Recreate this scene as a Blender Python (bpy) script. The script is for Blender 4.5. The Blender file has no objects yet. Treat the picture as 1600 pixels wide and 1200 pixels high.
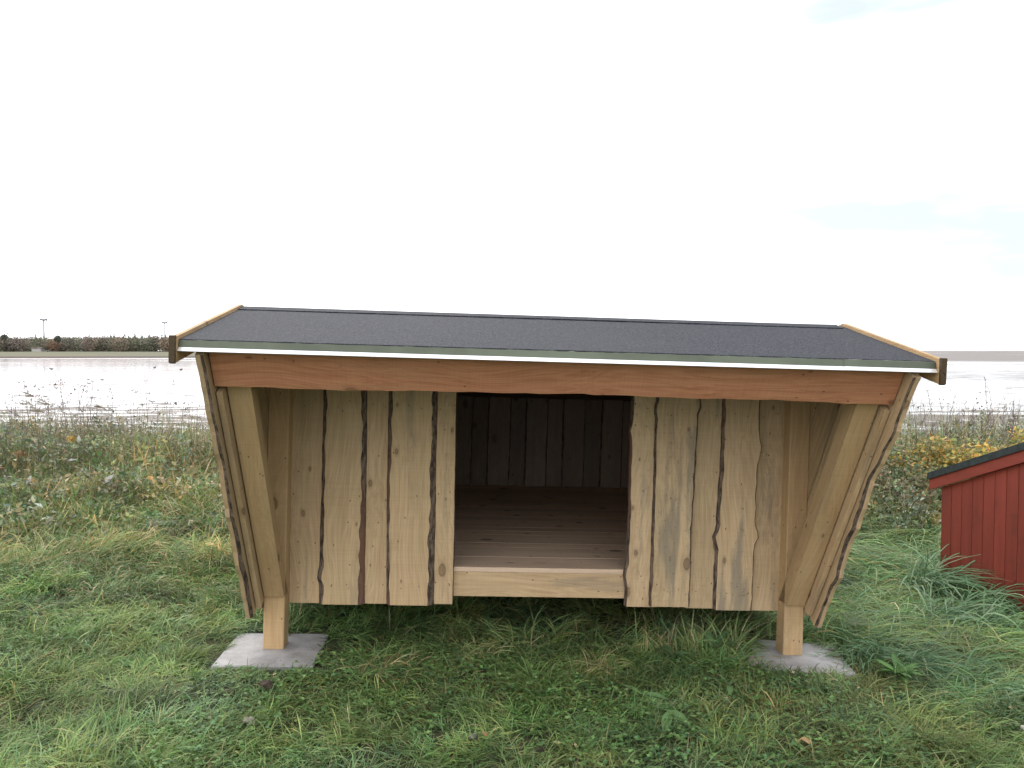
import bpy, math, random
import numpy as np
from mathutils import Matrix, Vector

random.seed(4)
RNG = np.random.default_rng(11)
scene = bpy.context.scene
COL = scene.collection
R = math.radians

# ------------------------------------------------------------------ camera
cam_d = bpy.data.cameras.new('camera')
cam = bpy.data.objects.new('camera', cam_d); COL.objects.link(cam)
cam.location = (0, 0, 1.6)
cam.rotation_euler = (R(90 - 2.371), 0, 0)
cam_d.sensor_width = 36.0
cam_d.lens = 28.26
cam_d.clip_start = 0.05
cam_d.clip_end = 60000
scene.camera = cam

# ------------------------------------------------------------------ sky and sun
SUN_EL, SUN_AZ = R(34), R(-14)          # azimuth measured from +Y (behind the shelter) towards +X
world = bpy.data.worlds.new('World'); scene.world = world
world.use_nodes = True
wt = world.node_tree; wn = wt.nodes; wl = wt.links
bg = wn['Background']; bg.inputs['Strength'].default_value = 0.1
sky = wn.new('ShaderNodeTexSky'); sky.sky_type = 'NISHITA'; sky.sun_disc = False
sky.sun_elevation = SUN_EL; sky.sun_rotation = SUN_AZ
tc = wn.new('ShaderNodeTexCoord')
sep = wn.new('ShaderNodeSeparateXYZ'); wl.new(tc.outputs['Generated'], sep.inputs[0])
mp = wn.new('ShaderNodeMapping'); mp.inputs['Scale'].default_value = (1.6, 1.6, 6.5)
mp.inputs['Location'].default_value = (0.35, 0.1, 0.22)
wl.new(tc.outputs['Generated'], mp.inputs['Vector'])
nz = wn.new('ShaderNodeTexNoise'); nz.inputs['Scale'].default_value = 2.1
nz.inputs['Detail'].default_value = 5; nz.inputs['Roughness'].default_value = 0.5
wl.new(mp.outputs[0], nz.inputs['Vector'])
# cloud cover thins towards +X (right) and in a band just over the horizon
def wmath(op, a, b=None, clamp=False):
    n = wn.new('ShaderNodeMath'); n.operation = op; n.use_clamp = clamp
    for i, v in enumerate((a, b)):
        if v is None: continue
        if isinstance(v, (int, float)): n.inputs[i].default_value = v
        else: wl.new(v, n.inputs[i])
    return n.outputs[0]
thin = wmath('MULTIPLY', wmath('SUBTRACT', wmath('SUBTRACT', sep.outputs['X'], wmath('MULTIPLY', sep.outputs['Z'], .45)), 0.08), 0.26)
ax = wmath('ABSOLUTE', sep.outputs['X'])
low = wmath('MULTIPLY', wmath('MULTIPLY', wmath('SUBTRACT', 0.10, wmath('ABSOLUTE', wmath('SUBTRACT', sep.outputs['Z'], 0.045))), 1.1), ax)
s = wmath('SUBTRACT', wmath('SUBTRACT', nz.outputs['Fac'], thin), wmath('MAXIMUM', low, 0.0))
cr = wn.new('ShaderNodeMapRange'); cr.interpolation_type = 'SMOOTHSTEP'
cr.inputs['From Min'].default_value = 0.27; cr.inputs['From Max'].default_value = 0.55
cr.inputs['To Min'].default_value = 0.19; cr.inputs['To Max'].default_value = 1.0
wl.new(s, cr.inputs['Value'])
mixw = wn.new('ShaderNodeMix'); mixw.data_type = 'RGBA'
wl.new(cr.outputs['Result'], mixw.inputs['Factor'])
cool = wn.new('ShaderNodeMix'); cool.data_type = 'RGBA'; cool.inputs['Factor'].default_value = .62
wl.new(sky.outputs['Color'], cool.inputs['A']); cool.inputs['B'].default_value = (6.2, 7.6, 8.6, 1)
wl.new(cool.outputs['Result'], mixw.inputs['A'])
mixw.inputs['B'].default_value = (23.0, 23.2, 24.0, 1)
wl.new(mixw.outputs['Result'], bg.inputs['Color'])

sd = bpy.data.lights.new('sun', 'SUN'); so = bpy.data.objects.new('sun', sd); COL.objects.link(so)
sd.energy = 1.5; sd.angle = R(14); sd.color = (1.0, 0.95, 0.88)
dv = Vector((math.sin(SUN_AZ) * math.cos(SUN_EL), math.cos(SUN_AZ) * math.cos(SUN_EL), math.sin(SUN_EL)))
so.rotation_euler = dv.to_track_quat('Z', 'Y').to_euler()
so.location = dv * 30
scene.view_settings.view_transform = 'Standard'
scene.view_settings.look = 'None'
scene.view_settings.gamma = 1.0
scene.view_settings.exposure = 0.0
scene.view_settings.use_curve_mapping = False
scene.render.engine = 'CYCLES'
scene.cycles.max_bounces = 6
scene.cycles.transparent_max_bounces = 4
scene.cycles.diffuse_bounces = 4

# ------------------------------------------------------------------ helpers
def tag(o, label=None, cat=None, group=None, kind=None):
    if label: o['label'] = label
    if cat: o['category'] = cat
    if group: o['group'] = group
    if kind: o['kind'] = kind
    return o

def empty(name, loc=(0, 0, 0), rz=0.0):
    o = bpy.data.objects.new(name, None); COL.objects.link(o)
    o.empty_display_size = 0.2
    o.location = loc; o.rotation_euler = (0, 0, rz)
    return o

class MB:
    """collects faces, then builds ONE mesh object; carries texture coords 'pc' and a 'tone' per vertex"""
    def __init__(s):
        s.v = []; s.f = []; s.m = []; s.pc = []; s.t = []
    def add(s, vs, fs, mi=0, pcs=None, tone=1.0):
        b = len(s.v)
        s.v += [tuple(v) for v in vs]
        s.pc += [tuple(p) for p in (pcs if pcs is not None else vs)]
        s.t += [tone] * len(vs)
        for k, f in enumerate(fs):
            s.f.append(tuple(b + i for i in f))
            s.m.append(mi if isinstance(mi, int) else mi[k])
    def box(s, lo, hi, mi=0, axis='z', tone=1.0, off=None):
        """axis = the grain direction"""
        x0, y0, z0 = lo; x1, y1, z1 = hi
        off = off or [random.uniform(-20, 20) for _ in range(3)]
        vs = [(x, y, z) for z in (z0, z1) for y in (y0, y1) for x in (x0, x1)]
        fs = [(0, 2, 3, 1), (4, 5, 7, 6), (0, 1, 5, 4), (2, 6, 7, 3), (0, 4, 6, 2), (1, 3, 7, 5)]
        pm = {'z': (0, 2, 1), 'x': (2, 0, 1), 'y': (0, 1, 2)}[axis]
        s.add(vs, fs, mi, [(v[pm[0]] + off[0], v[pm[1]] + off[1], v[pm[2]] + off[2]) for v in vs], tone)
    def beam(s, P0, P1, U, N, w, t, mi=0, wav=(0, 0), bev=(0, 0), n=22, tone=1.0, barkm=1, seed=None, bumps=(), endcut=(0, 0), bvar=.15, half=False):
        """plank from P0 to P1 (centre of back face). U = width dir, N = front normal.
        wav = waviness (left,right); bev = bark bevel widths; bumps=[(side,pos,amp,len)]"""
        rs = random.Random(seed if seed is not None else random.random())
        P0, P1, U, N = Vector(P0), Vector(P1), Vector(U).normalized(), Vector(N).normalized()
        L = (P1 - P0).length
        off = [rs.uniform(-20, 20) for _ in range(3)]
        ph = [rs.uniform(0, 6.28) for _ in range(12)]
        def wob(side, q):
            k = side * 6
            r = 0.55 * math.sin(q * 2.6 + ph[k]) + 0.25 * math.sin(q * 6.1 + ph[k + 1]) + 0.14 * math.sin(q * 15 + ph[k + 2]) + 0.14 * math.sin(q * 44 + ph[k + 3]) + .08 * math.sin(q * 97 + ph[k + 2])
            for (sd_, pos, amp, ln) in bumps:
                if sd_ == side:
                    r += amp / max(wav[side], 1e-4) * math.exp(-((q - pos * L) / ln) ** 2)
            return r * wav[side]
        vs = []; pcs = []; fs = []; ms = []
        for i in range(n + 1):
            q = L * i / n
            l = -w / 2 - wob(0, q); r = w / 2 + wob(1, q)
            bl = bev[0] * ((1.35 * max(0, 1 - q / L * 1.25) + .02) if half else 1) * max(.05, 1 + .10 * math.sin(q * 23 + ph[4]) + .12 * math.sin(q * 47 + ph[5]) + bvar * math.sin(q * 5 + ph[9])); br = bev[1] * (1 + .10 * math.sin(q * 19 + ph[10]) + .12 * math.sin(q * 53 + ph[11]) + .12 * math.sin(q * 4 + ph[8]))
            for (u, d) in ((l, 0), (r, 0), (r - br * 0.25, t * 0.45), (r - br, t), (l + bl, t), (l + (0 if half else bl * 0.25), t * (.6 if half else 0.45))):
                qq = q + (endcut[0] * (1 - i / n) + endcut[1] * (i / n)) * d
                vs.append(P0 + (P1 - P0) * (qq / L) + U * u + N * d)
                pcs.append((u + off[0], q + off[1], d + off[2]))
        for i in range(n):
            a = i * 6; b = a + 6
            for k in range(6):
                k2 = (k + 1) % 6
                fs.append((a + k, a + k2, b + k2, b + k))
                side = 1 if k in (1, 2) else (0 if k == 4 or (k == 5 and not half) else None)
                ms.append(barkm if side is not None and bev[side] > 0 else mi)
        fs.append(tuple(reversed(range(6)))); ms.append(mi)
        fs.append(tuple(n * 6 + k for k in range(6))); ms.append(mi)
        s.add(vs, fs, ms, pcs, tone)
    def tube(s, pts, rad, sides=6, mi=0, tone=1.0):
        pts = [Vector(p) for p in pts]; n = len(pts)
        rad = rad if hasattr(rad, '__len__') else [rad] * n
        vs = []; fs = []
        for i, p in enumerate(pts):
            d = (pts[min(i + 1, n - 1)] - pts[max(i - 1, 0)]).normalized()
            a = d.orthogonal().normalized() if abs(d.z) > .9 else d.cross(Vector((0, 0, 1))).normalized()
            b = d.cross(a)
            for k in range(sides):
                an = 6.2832 * k / sides
                vs.append(p + a * math.cos(an) * rad[i] + b * math.sin(an) * rad[i])
        for i in range(n - 1):
            for k in range(sides):
                k2 = (k + 1) % sides
                fs.append((i * sides + k, i * sides + k2, (i + 1) * sides + k2, (i + 1) * sides + k))
        fs.append(tuple(reversed(range(sides)))); fs.append(tuple((n - 1) * sides + k for k in range(sides)))
        s.add(vs, fs, mi, None, tone)
    def build(s, name, mats, parent=None, smooth=False):
        me = bpy.data.meshes.new(name); me.from_pydata(s.v, [], s.f); me.update()
        for m in (mats if isinstance(mats, (list, tuple)) else [mats]): me.materials.append(m)
        me.polygons.foreach_set('material_index', s.m)
        if smooth: me.polygons.foreach_set('use_smooth', [True] * len(s.f))
        a = me.attributes.new('pc', 'FLOAT_VECTOR', 'POINT'); a.data.foreach_set('vector', np.array(s.pc, dtype=np.float32).ravel())
        a = me.attributes.new('tone', 'FLOAT', 'POINT'); a.data.foreach_set('value', np.array(s.t, dtype=np.float32))
        o = bpy.data.objects.new(name, me); COL.objects.link(o)
        if parent: o.parent = parent
        return o

def np_mesh(name, V, F, C, mat, parent=None, smooth=True):
    """fast mesh from numpy: V (n,3), F (m,k) quads or tris, C (n,3) colours"""
    me = bpy.data.meshes.new(name)
    k = F.shape[1]
    me.vertices.add(len(V)); me.vertices.foreach_set('co', V.astype(np.float32).ravel())
    me.loops.add(F.size); me.loops.foreach_set('vertex_index', F.astype(np.int32).ravel())
    me.polygons.add(len(F)); me.polygons.foreach_set('loop_start', (np.arange(len(F)) * k).astype(np.int32))
    me.polygons.foreach_set('loop_total', np.full(len(F), k, np.int32))
    if smooth: me.polygons.foreach_set('use_smooth', np.ones(len(F), bool))
    me.update(calc_edges=True)
    a = me.attributes.new('col', 'FLOAT_COLOR', 'POINT')
    cc = np.ones((len(V), 4), np.float32); cc[:, :3] = C
    a.data.foreach_set('color', cc.ravel())
    me.materials.append(mat)
    o = bpy.data.objects.new(name, me); COL.objects.link(o)
    if parent: o.parent = parent
    return o

# ------------------------------------------------------------------ materials
class NT:
    def __init__(s, name):
        s.mat = bpy.data.materials.new(name); s.mat.use_nodes = True
        s.t = s.mat.node_tree; s.n = s.t.nodes; s.l = s.t.links
        s.b = s.n['Principled BSDF']
    def new(s, typ, **kw):
        n = s.n.new(typ)
        for k, v in kw.items(): setattr(n, k, v)
        return n
    def put(s, sock, v):
        if isinstance(v, (int, float)): sock.default_value = v
        elif isinstance(v, tuple): sock.default_value = v if len(v) == len(sock.default_value) else (*v, 1)
        else: s.l.new(v, sock)
    def math(s, op, a, b=None, clamp=False):
        n = s.new('ShaderNodeMath', operation=op, use_clamp=clamp)
        s.put(n.inputs[0], a)
        if b is not None: s.put(n.inputs[1], b)
        return n.outputs[0]
    def mix(s, f, a, b, mode='MIX'):
        n = s.new('ShaderNodeMix', data_type='RGBA', blend_type=mode)
        s.put(n.inputs['Factor'], f); s.put(n.inputs['A'], a); s.put(n.inputs['B'], b)
        return n.outputs['Result']
    def noise(s, vec, scale, detail=3, rough=.5, dist=0):
        n = s.new('ShaderNodeTexNoise'); s.l.new(vec, n.inputs['Vector'])
        n.inputs['Scale'].default_value = scale; n.inputs['Detail'].default_value = detail
        n.inputs['Roughness'].default_value = rough; n.inputs['Distortion'].default_value = dist
        return n.outputs['Fac']
    def mapping(s, vec, scale, loc=(0, 0, 0)):
        n = s.new('ShaderNodeMapping'); s.l.new(vec, n.inputs['Vector'])
        n.inputs['Scale'].default_value = scale; n.inputs['Location'].default_value = loc
        return n.outputs[0]
    def ramp(s, f, a, b, lo=0.0, hi=1.0):
        n = s.new('ShaderNodeMapRange', interpolation_type='SMOOTHSTEP'); s.put(n.inputs['Value'], f)
        n.inputs['From Min'].default_value = a; n.inputs['From Max'].default_value = b
        n.inputs['To Min'].default_value = lo; n.inputs['To Max'].default_value = hi
        return n.outputs['Result']
    def attr(s, name, out='Vector'):
        n = s.new('ShaderNodeAttribute', attribute_name=name); return n.outputs[out]
    def pos(s):
        return s.new('ShaderNodeNewGeometry').outputs['Position']
    def bump(s, h, strength=.3, dist=.01):
        n = s.new('ShaderNodeBump'); n.inputs['Strength'].default_value = strength
        n.inputs['Distance'].default_value = dist; s.l.new(h, n.inputs['Height'])
        s.l.new(n.outputs[0], s.b.inputs['Normal'])

def wood(name, light, dark, knot=(.17, .085, .04), stain=0.0, stain_col=(.15, .145, .125), knots=1.0, rough=.75, grain=1.0, green=0.0):
    m = NT(name); pc = m.attr('pc')
    warp = m.new('ShaderNodeTexNoise'); m.l.new(m.mapping(pc, (2.2, .9, 2.2)), warp.inputs['Vector']); warp.inputs['Scale'].default_value = 1.3; warp.inputs['Detail'].default_value = 1
    wv = m.new('ShaderNodeVectorMath', operation='MULTIPLY_ADD'); m.l.new(warp.outputs['Color'], wv.inputs[0])
    wv.inputs[1].default_value = (.22, 0, .22); m.l.new(pc, wv.inputs[2])
    # knots (shear the depth into the width so that they do not smear over board edges)
    sq = m.new('ShaderNodeSeparateXYZ'); m.l.new(pc, sq.inputs[0])
    cq = m.new('ShaderNodeCombineXYZ'); m.l.new(m.math('ADD', sq.outputs['X'], m.math('MULTIPLY', sq.outputs['Z'], .9)), cq.inputs['X']); m.l.new(sq.outputs['Y'], cq.inputs['Y'])
    kpc = cq.outputs[0]
    vo = m.new('ShaderNodeTexVoronoi'); vo.voronoi_dimensions = '2D'; m.l.new(m.mapping(kpc, (6.5, 3.6, 0.0)), vo.inputs['Vector']); vo.inputs['Scale'].default_value = 1.0; vo.inputs['Randomness'].default_value = 1
    kd = vo.outputs['Distance']
    sel = m.new('ShaderNodeSeparateColor'); m.l.new(vo.outputs['Color'], sel.inputs[0])
    pick = m.math('GREATER_THAN', sel.outputs[0], 1 - .42 * knots)
    rad = m.math('MULTIPLY_ADD', m.math('MULTIPLY', sel.outputs[1], sel.outputs[1]), .07); rad.node.inputs[2].default_value = .014
    kcore = m.math('MULTIPLY', pick, m.ramp(m.math('DIVIDE', kd, rad), 1.25, .75))
    kring = m.math('MULTIPLY', pick, m.ramp(m.math('DIVIDE', kd, rad), 3.6, 1.0))
    # growth figure
    g1 = m.noise(m.mapping(wv.outputs[0], (26, .8, 26)), 1.0, 2, .6)
    g2 = m.noise(m.mapping(wv.outputs[0], (150, 3.0, 150)), 1.0, 2, .6)
    g3 = m.noise(m.mapping(pc, (3, 1.2, 3)), 1.2, 3, .6)
    rings = m.math('SINE', m.math('ADD', m.math('MULTIPLY', g1, 40.0), m.math('MULTIPLY', kring, 5.0)))
    f = m.math('MULTIPLY_ADD', rings, .13 * grain); f.node.inputs[2].default_value = .42
    f = m.math('ADD', f, m.math('MULTIPLY', m.math('SUBTRACT', g2, .5), 1.0 * grain), clamp=True)
    f = m.math('ADD', f, m.math('MULTIPLY', m.math('SUBTRACT', g3, .5), 1.1), clamp=True)
    saw = m.noise(m.mapping(pc, (4, 210, 4)), 1.0, 2, .5)
    f = m.math('ADD', f, m.math('MULTIPLY', m.math('SUBTRACT', saw, .5), .45), clamp=True)
    streak = m.noise(m.mapping(pc, (42, .7, 42), (1, 2, 3)), 1.0, 3, .6)
    f = m.math('ADD', f, m.math('MULTIPLY', m.math('SUBTRACT', streak, .5), .8), clamp=True)
    c = m.mix(f, light, dark)
    c = m.mix(m.math('MULTIPLY', kring, .35), c, tuple(d * .6 for d in dark))
    c = m.mix(m.math('MULTIPLY', kcore, .55), c, knot); krim = m.math('MULTIPLY', m.math('MULTIPLY', pick, m.ramp(m.math('DIVIDE', kd, rad), 1.7, 1.25)), m.ramp(m.math('DIVIDE', kd, rad), .8, 1.15)); c = m.mix(m.math('MULTIPLY', krim, .6), c, tuple(k_ * .5 for k_ in knot))
    # sawn saw-marks across and weather stains (real discoloration of the boards)
    st = m.noise(m.mapping(pc, (9, 1.1, 9), (3, 5, 1)), 1.0, 4, .65)
    if stain > 0:
        c = m.mix(m.math('MULTIPLY', m.ramp(st, .52, .66), stain), c, stain_col)
        sp = m.noise(m.mapping(pc, (60, 45, 60)), 1.0, 2, .6)
        c = m.mix(m.math('MULTIPLY', m.math('MULTIPLY', m.ramp(sp, .6, .72), m.ramp(st, .45, .6)), .7 * stain), c, (.05, .045, .04))
    dots = m.new('ShaderNodeTexVoronoi'); dots.voronoi_dimensions = '2D'; m.l.new(m.mapping(kpc, (14, 9, 0)), dots.inputs['Vector']); dots.inputs['Scale'].default_value = 1
    dsep = m.new('ShaderNodeSeparateColor'); m.l.new(dots.outputs['Color'], dsep.inputs[0])
    dm = m.math('MULTIPLY', m.math('GREATER_THAN', dsep.outputs[1], .75), m.ramp(dots.outputs['Distance'], .055, .03))
    c = m.mix(m.math('MULTIPLY', dm, .8), c, (.05, .03, .02))
    if green > 0:
        gn = m.noise(m.mapping(pc, (5, 1.3, 5), (8, 2, 3)), 1.0, 3, .6)
        c = m.mix(m.math('MULTIPLY', m.ramp(gn, .4, .7), green), c, (.30, .26, .13))
    tn = m.new('ShaderNodeVectorMath', operation='SCALE'); m.l.new(c, tn.inputs[0]); m.l.new(m.attr('tone', 'Fac'), tn.inputs['Scale'])
    m.l.new(tn.outputs[0], m.b.inputs['Base Color'])
    m.b.inputs['Roughness'].default_value = rough
    m.b.inputs['Specular IOR Level'].default_value = .25
    m.bump(m.math('ADD', m.math('MULTIPLY', g2, .6), m.math('MULTIPLY', rings, .15)), .35, .002)
    return m.mat

M = {}
M['plank'] = wood('sawn_larch_plank', (.60, .43, .25), (.38, .25, .135), stain=0.32, green=.15)
M['plank_weathered'] = wood('sawn_larch_weathered', (.60, .435, .26), (.38, .26, .145), stain=.6, green=.15)
M['post'] = wood('planed_post', (.57, .39, .21), (.38, .24, .115), stain=0.15, knots=.5, grain=.7, green=.15)
M['beam'] = wood('reddish_beam', (.52, .245, .13), (.33, .135, .065), stain=0.3, stain_col=(.36, .22, .12), knots=.8, grain=1.1)
M['floor'] = wood('floor_boards', (.78, .58, .42), (.58, .41, .28), knots=1.4, knot=(.06, .02, .01))
M['barge'] = wood('barge_board', (.46, .31, .16), (.28, .17, .08), stain=.2)
M['inner'] = wood('inner_boards_shaded', (.30, .235, .17), (.19, .14, .10), stain=.2)  # darkened wood: shade of the dim interior is put into the board colour

m = NT('bark'); pc = m.attr('pc')
n1 = m.noise(m.mapping(pc, (60, 18, 60)), 1, 4, .7); n2 = m.noise(m.mapping(pc, (5, 1.5, 5)), 1, 2)
c = m.mix(m.ramp(n1, .35, .65), (.035, .024, .017), (.20, .14, .10)); c = m.mix(m.ramp(n2, .5, .7), c, (.16, .075, .045))
m.l.new(c, m.b.inputs['Base Color']); m.b.inputs['Roughness'].default_value = .9; m.bump(n1, .8, .006); M['bark'] = m.mat

m = NT('roofing_felt'); P = m.attr('pc')
a = m.noise(m.mapping(P, (150, 150, 150)), 1, 3, .75); b_ = m.noise(m.mapping(P, (70, 70, 70)), 1, 3, .7); d = m.noise(m.mapping(P, (1.2, 2.5, 1)), 1, 3)
c = m.mix(m.ramp(a, .38, .66), (.004, .0045, .006), (.085, .088, .102)); c = m.mix(m.ramp(b_, .3, .75), c, (.018, .021, .030)); c = m.mix(m.math('MULTIPLY', m.ramp(d, .4, .7), .25), c, (.045, .046, .05))
m.l.new(c, m.b.inputs['Base Color']); m.b.inputs['Roughness'].default_value = .85; m.b.inputs['Specular IOR Level'].default_value = .2
m.bump(a, .5, .003); M['felt'] = m.mat

def simple(name, col, rough=.6, metal=0.0, n_scale=8, var=.25, spec=.5, bumpd=0):
    m = NT(name); P = m.attr('pc') if name not in () else m.pos()
    f = m.noise(P, n_scale, 4, .6)
    c = m.mix(m.ramp(f, .3, .7), tuple(x * (1 - var) for x in col), tuple(min(1, x * (1 + var)) for x in col))
    m.l.new(c, m.b.inputs['Base Color']); m.b.inputs['Roughness'].default_value = rough; m.b.inputs['Metallic'].default_value = metal
    m.b.inputs['Specular IOR Level'].default_value = spec
    if bumpd: m.bump(f, .5, bumpd)
    return m.mat
M['zinc'] = simple('zinc_flashing', (.105, .12, .085), .45, .5, 3, .2)
M['zinc_lip'] = simple('sky_reflection_flashing_lip', (.80, .80, .82), .3, .5, 3, .05)  # same flashing, near-white base colour stands in for the reflected sky
M['red'] = None
m = NT('red_painted_boards'); pc = m.attr('pc')
f = m.noise(m.mapping(pc, (30, 1.5, 30)), 1, 4, .65); g = m.noise(m.mapping(pc, (6, 3, 6)), 1, 4, .7)
c = m.mix(f, (.34, .058, .036), (.17, .030, .020)); c = m.mix(m.math('MULTIPLY', m.ramp(g, .5, .75), .5), c, (.10, .03, .02))
tn = m.new('ShaderNodeVectorMath', operation='SCALE'); m.l.new(c, tn.inputs[0]); m.l.new(m.attr('tone', 'Fac'), tn.inputs['Scale'])
m.l.new(tn.outputs[0], m.b.inputs['Base Color']); m.b.inputs['Roughness'].default_value = .6; m.bump(f, .4, .003); M['red'] = m.mat

m = NT('concrete'); pc = m.attr('pc')
f = m.noise(pc, 9, 5, .65); g = m.noise(pc, 160, 2, .6)
c = m.mix(m.ramp(f, .35, .65), (.40, .39, .385), (.29, .28, .275)); c = m.mix(m.math('MULTIPLY', m.ramp(g, .58, .72), .6), c, (.16, .15, .14)); dn = m.noise(pc, 3.5, 4, .7); c = m.mix(m.math('MULTIPLY', m.ramp(dn, .5, .7), .45), c, (.17, .155, .12))
m.l.new(c, m.b.inputs['Base Color']); m.b.inputs['Roughness'].default_value = .85; m.bump(f, .3, .004); M['concrete'] = m.mat

def foliage(name, trans=.25, rough=.55):
    m = NT(name); c = m.attr('col', 'Color')
    m.l.new(c, m.b.inputs['Base Color']); m.b.inputs['Roughness'].default_value = rough; m.b.inputs['Specular IOR Level'].default_value = .3
    tr = m.new('ShaderNodeBsdfTranslucent'); m.l.new(c, tr.inputs['Color'])
    mx = m.new('ShaderNodeMixShader'); mx.inputs[0].default_value = trans
    m.l.new(m.b.outputs[0], mx.inputs[1]); m.l.new(tr.outputs[0], mx.inputs[2])
    m.l.new(mx.outputs[0], m.n['Material Output'].inputs['Surface'])
    return m.mat
M['leaf'] = foliage('foliage')
M['dry'] = foliage('dry_stalk', .1, .8)

m = NT('soil_and_moss'); P = m.pos()
f = m.noise(P, 3.5, 5, .6); g = m.noise(P, 30, 3, .6)
c = m.mix(m.ramp(f, .35, .65), (.030, .045, .014), (.06, .05, .028)); c = m.mix(m.ramp(g, .5, .7), c, (.045, .07, .02))
m.l.new(c, m.b.inputs['Base Color']); m.b.inputs['Roughness'].default_value = .95; m.bump(g, .6, .02); M['ground'] = m.mat

m = NT('far_meadow'); P = m.pos()
f = m.noise(m.mapping(P, (.02, .06, .05)), 1, 4, .6); h = m.noise(m.mapping(P, (.15, .3, .1)), 1, 3, .6)
c = m.mix(m.ramp(f, .35, .65), (.075, .088, .036), (.115, .10, .052)); c = m.mix(m.math('MULTIPLY', h, .4), c, (.10, .09, .05))
sp = m.new('ShaderNodeSeparateXYZ'); m.l.new(P, sp.inputs[0])
c = m.mix(m.ramp(sp.outputs['Z'], -.55, -.8), c, (.07, .05, .045))
m.l.new(c, m.b.inputs['Base Color']); m.b.inputs['Roughness'].default_value = .95; M['meadow'] = m.mat

# wet tidal flat: mirror-like films of water between ribs of mud
m = NT('tidal_water'); P = m.pos()
sp = m.new('ShaderNodeSeparateXYZ'); m.l.new(P, sp.inputs[0])
X, Y = sp.outputs['X'], sp.outputs['Y']
dist = m.math('SQRT', m.math('ADD', m.math('MULTIPLY', X, X), m.math('MULTIPLY', Y, Y)))
r1 = m.noise(m.mapping(P, (.28, .85, 0)), 1, 5, .66, .5)          # mud ribs, metres
r2 = m.noise(m.mapping(P, (.035, .11, 0), (4, 2, 0)), 1, 4, .6)   # bars
r3 = m.noise(m.mapping(P, (.004, .02, 0), (1, 7, 0)), 1, 4, .6)   # far bars
near = m.ramp(dist, 54, 30)
far = m.ramp(dist, 215, 265)
mud = m.math('ADD', m.math('MULTIPLY', near, .30), m.math('MULTIPLY', m.math('SUBTRACT', r2, .5), .9))
mud = m.math('ADD', mud, m.math('MULTIPLY', m.math('SUBTRACT', r1, .5), 2.1))
mudmask = m.ramp(mud, .13, .22)
midm = m.math('MULTIPLY', m.ramp(r3, .49, .60), m.ramp(dist, 50, 120))
mudmask = m.math('MAXIMUM', mudmask, m.math('MULTIPLY', midm, m.ramp(r1, .38, .60, .15, .75)))
farm = m.math('MULTIPLY', far, m.ramp(X, -40, 60))
farn = m.noise(m.mapping(P, (.006, .012, 0), (3, 3, 0)), 1, 3, .6)
farm = m.math('MULTIPLY', farm, m.ramp(farn, .68, .60))
mudmask = m.math('MAXIMUM', mudmask, m.math('MULTIPLY', farm, .9))
pinkf = m.math('MULTIPLY', m.ramp(r2, .42, .6), m.math('MULTIPLY', m.ramp(dist, 45, 70), m.ramp(X, 10, -20)))
wc = m.mix(pinkf, (.24, .22, .21), (.46, .30, .28))
c = m.mix(mudmask, wc, (.155, .135, .12))
m.l.new(c, m.b.inputs['Base Color'])
ro = m.math('ADD', m.math('MULTIPLY', mudmask, .62), .10)
m.l.new(ro, m.b.inputs['Roughness']); 
m.put(m.b.inputs['Specular IOR Level'], m.math('SUBTRACT', .75, m.math('MULTIPLY', mudmask, .55)))
rip = m.noise(m.mapping(P, (1.2, 4, 0)), 1, 3, .6)
m.bump(m.math('ADD', m.math('MULTIPLY', r1, .6), m.math('MULTIPLY', rip, .1)), .12, .05); M['water'] = m.mat

# ------------------------------------------------------------------ ground
def smooth(a, b, x):
    t = np.clip((x - a) / (b - a), 0, 1); return t * t * (3 - 2 * t)
_ph = RNG.uniform(0, 6.28, (16, 2)); _k = RNG.normal(0, 1, (16, 2))
def fld(x, y, scale, seed=0):
    """smooth random field in about -1..1"""
    r = 0
    rr = np.random.default_rng(100 + seed)
    for i in range(9):
        k = rr.normal(0, 1, 2) * (1 + .35 * i) / scale
        r = r + np.sin(k[0] * x + k[1] * y + rr.uniform(0, 6.28)) / (1 + .3 * i)
    return r / 2.6
def gz(x, y):
    x = np.asarray(x, float); y = np.asarray(y, float)
    base = .103 - .029 * np.clip(x, -4, 4)
    base = base + (.022 * fld(x, y, .9, 1) + .022 * fld(x, y, .22, 2)) * smooth(.35, 1.0, np.minimum(np.hypot(x + 1.2, y - 3.85), np.hypot(x - 1.5, y - 3.95)))
    edge = 9.9 + .35 * np.sin(x * .5)
    base = base - 1.5 * smooth(0, 4.5, y - edge) - .004 * np.clip(y - edge, 0, 60)
    base = base - .11 * smooth(2.3, 3.2, x) * smooth(4.2, 5.0, y) * smooth(8.5, 7.0, y)
    # low hummocks either side of the shelter
    base = base + .10 * smooth(5.4, 8, y) * smooth(1.6, 3.2, np.abs(x)) * smooth(11, 9, y)
    return base

xs = np.concatenate([np.linspace(-60, -7, 18), np.arange(-6.6, 6.7, .08), np.linspace(7, 60, 18)])
ys = np.concatenate([np.linspace(-40, 0, 12), np.arange(.5, 11, .08), np.linspace(11.2, 40, 30)])
GX, GY = np.meshgrid(xs, ys); GZ = gz(GX, GY)
V = np.stack([GX, GY, GZ], -1).reshape(-1, 3)
ni, nj = len(ys), len(xs)
I, J = np.meshgrid(np.arange(ni - 1), np.arange(nj - 1), indexing='ij')
F = np.stack([I * nj + J, I * nj + J + 1, (I + 1) * nj + J + 1, (I + 1) * nj + J], -1).reshape(-1, 4)
o = np_mesh('ground', V, F, np.ones((len(V), 3)), M['ground']); tag(o, kind='structure')

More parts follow.
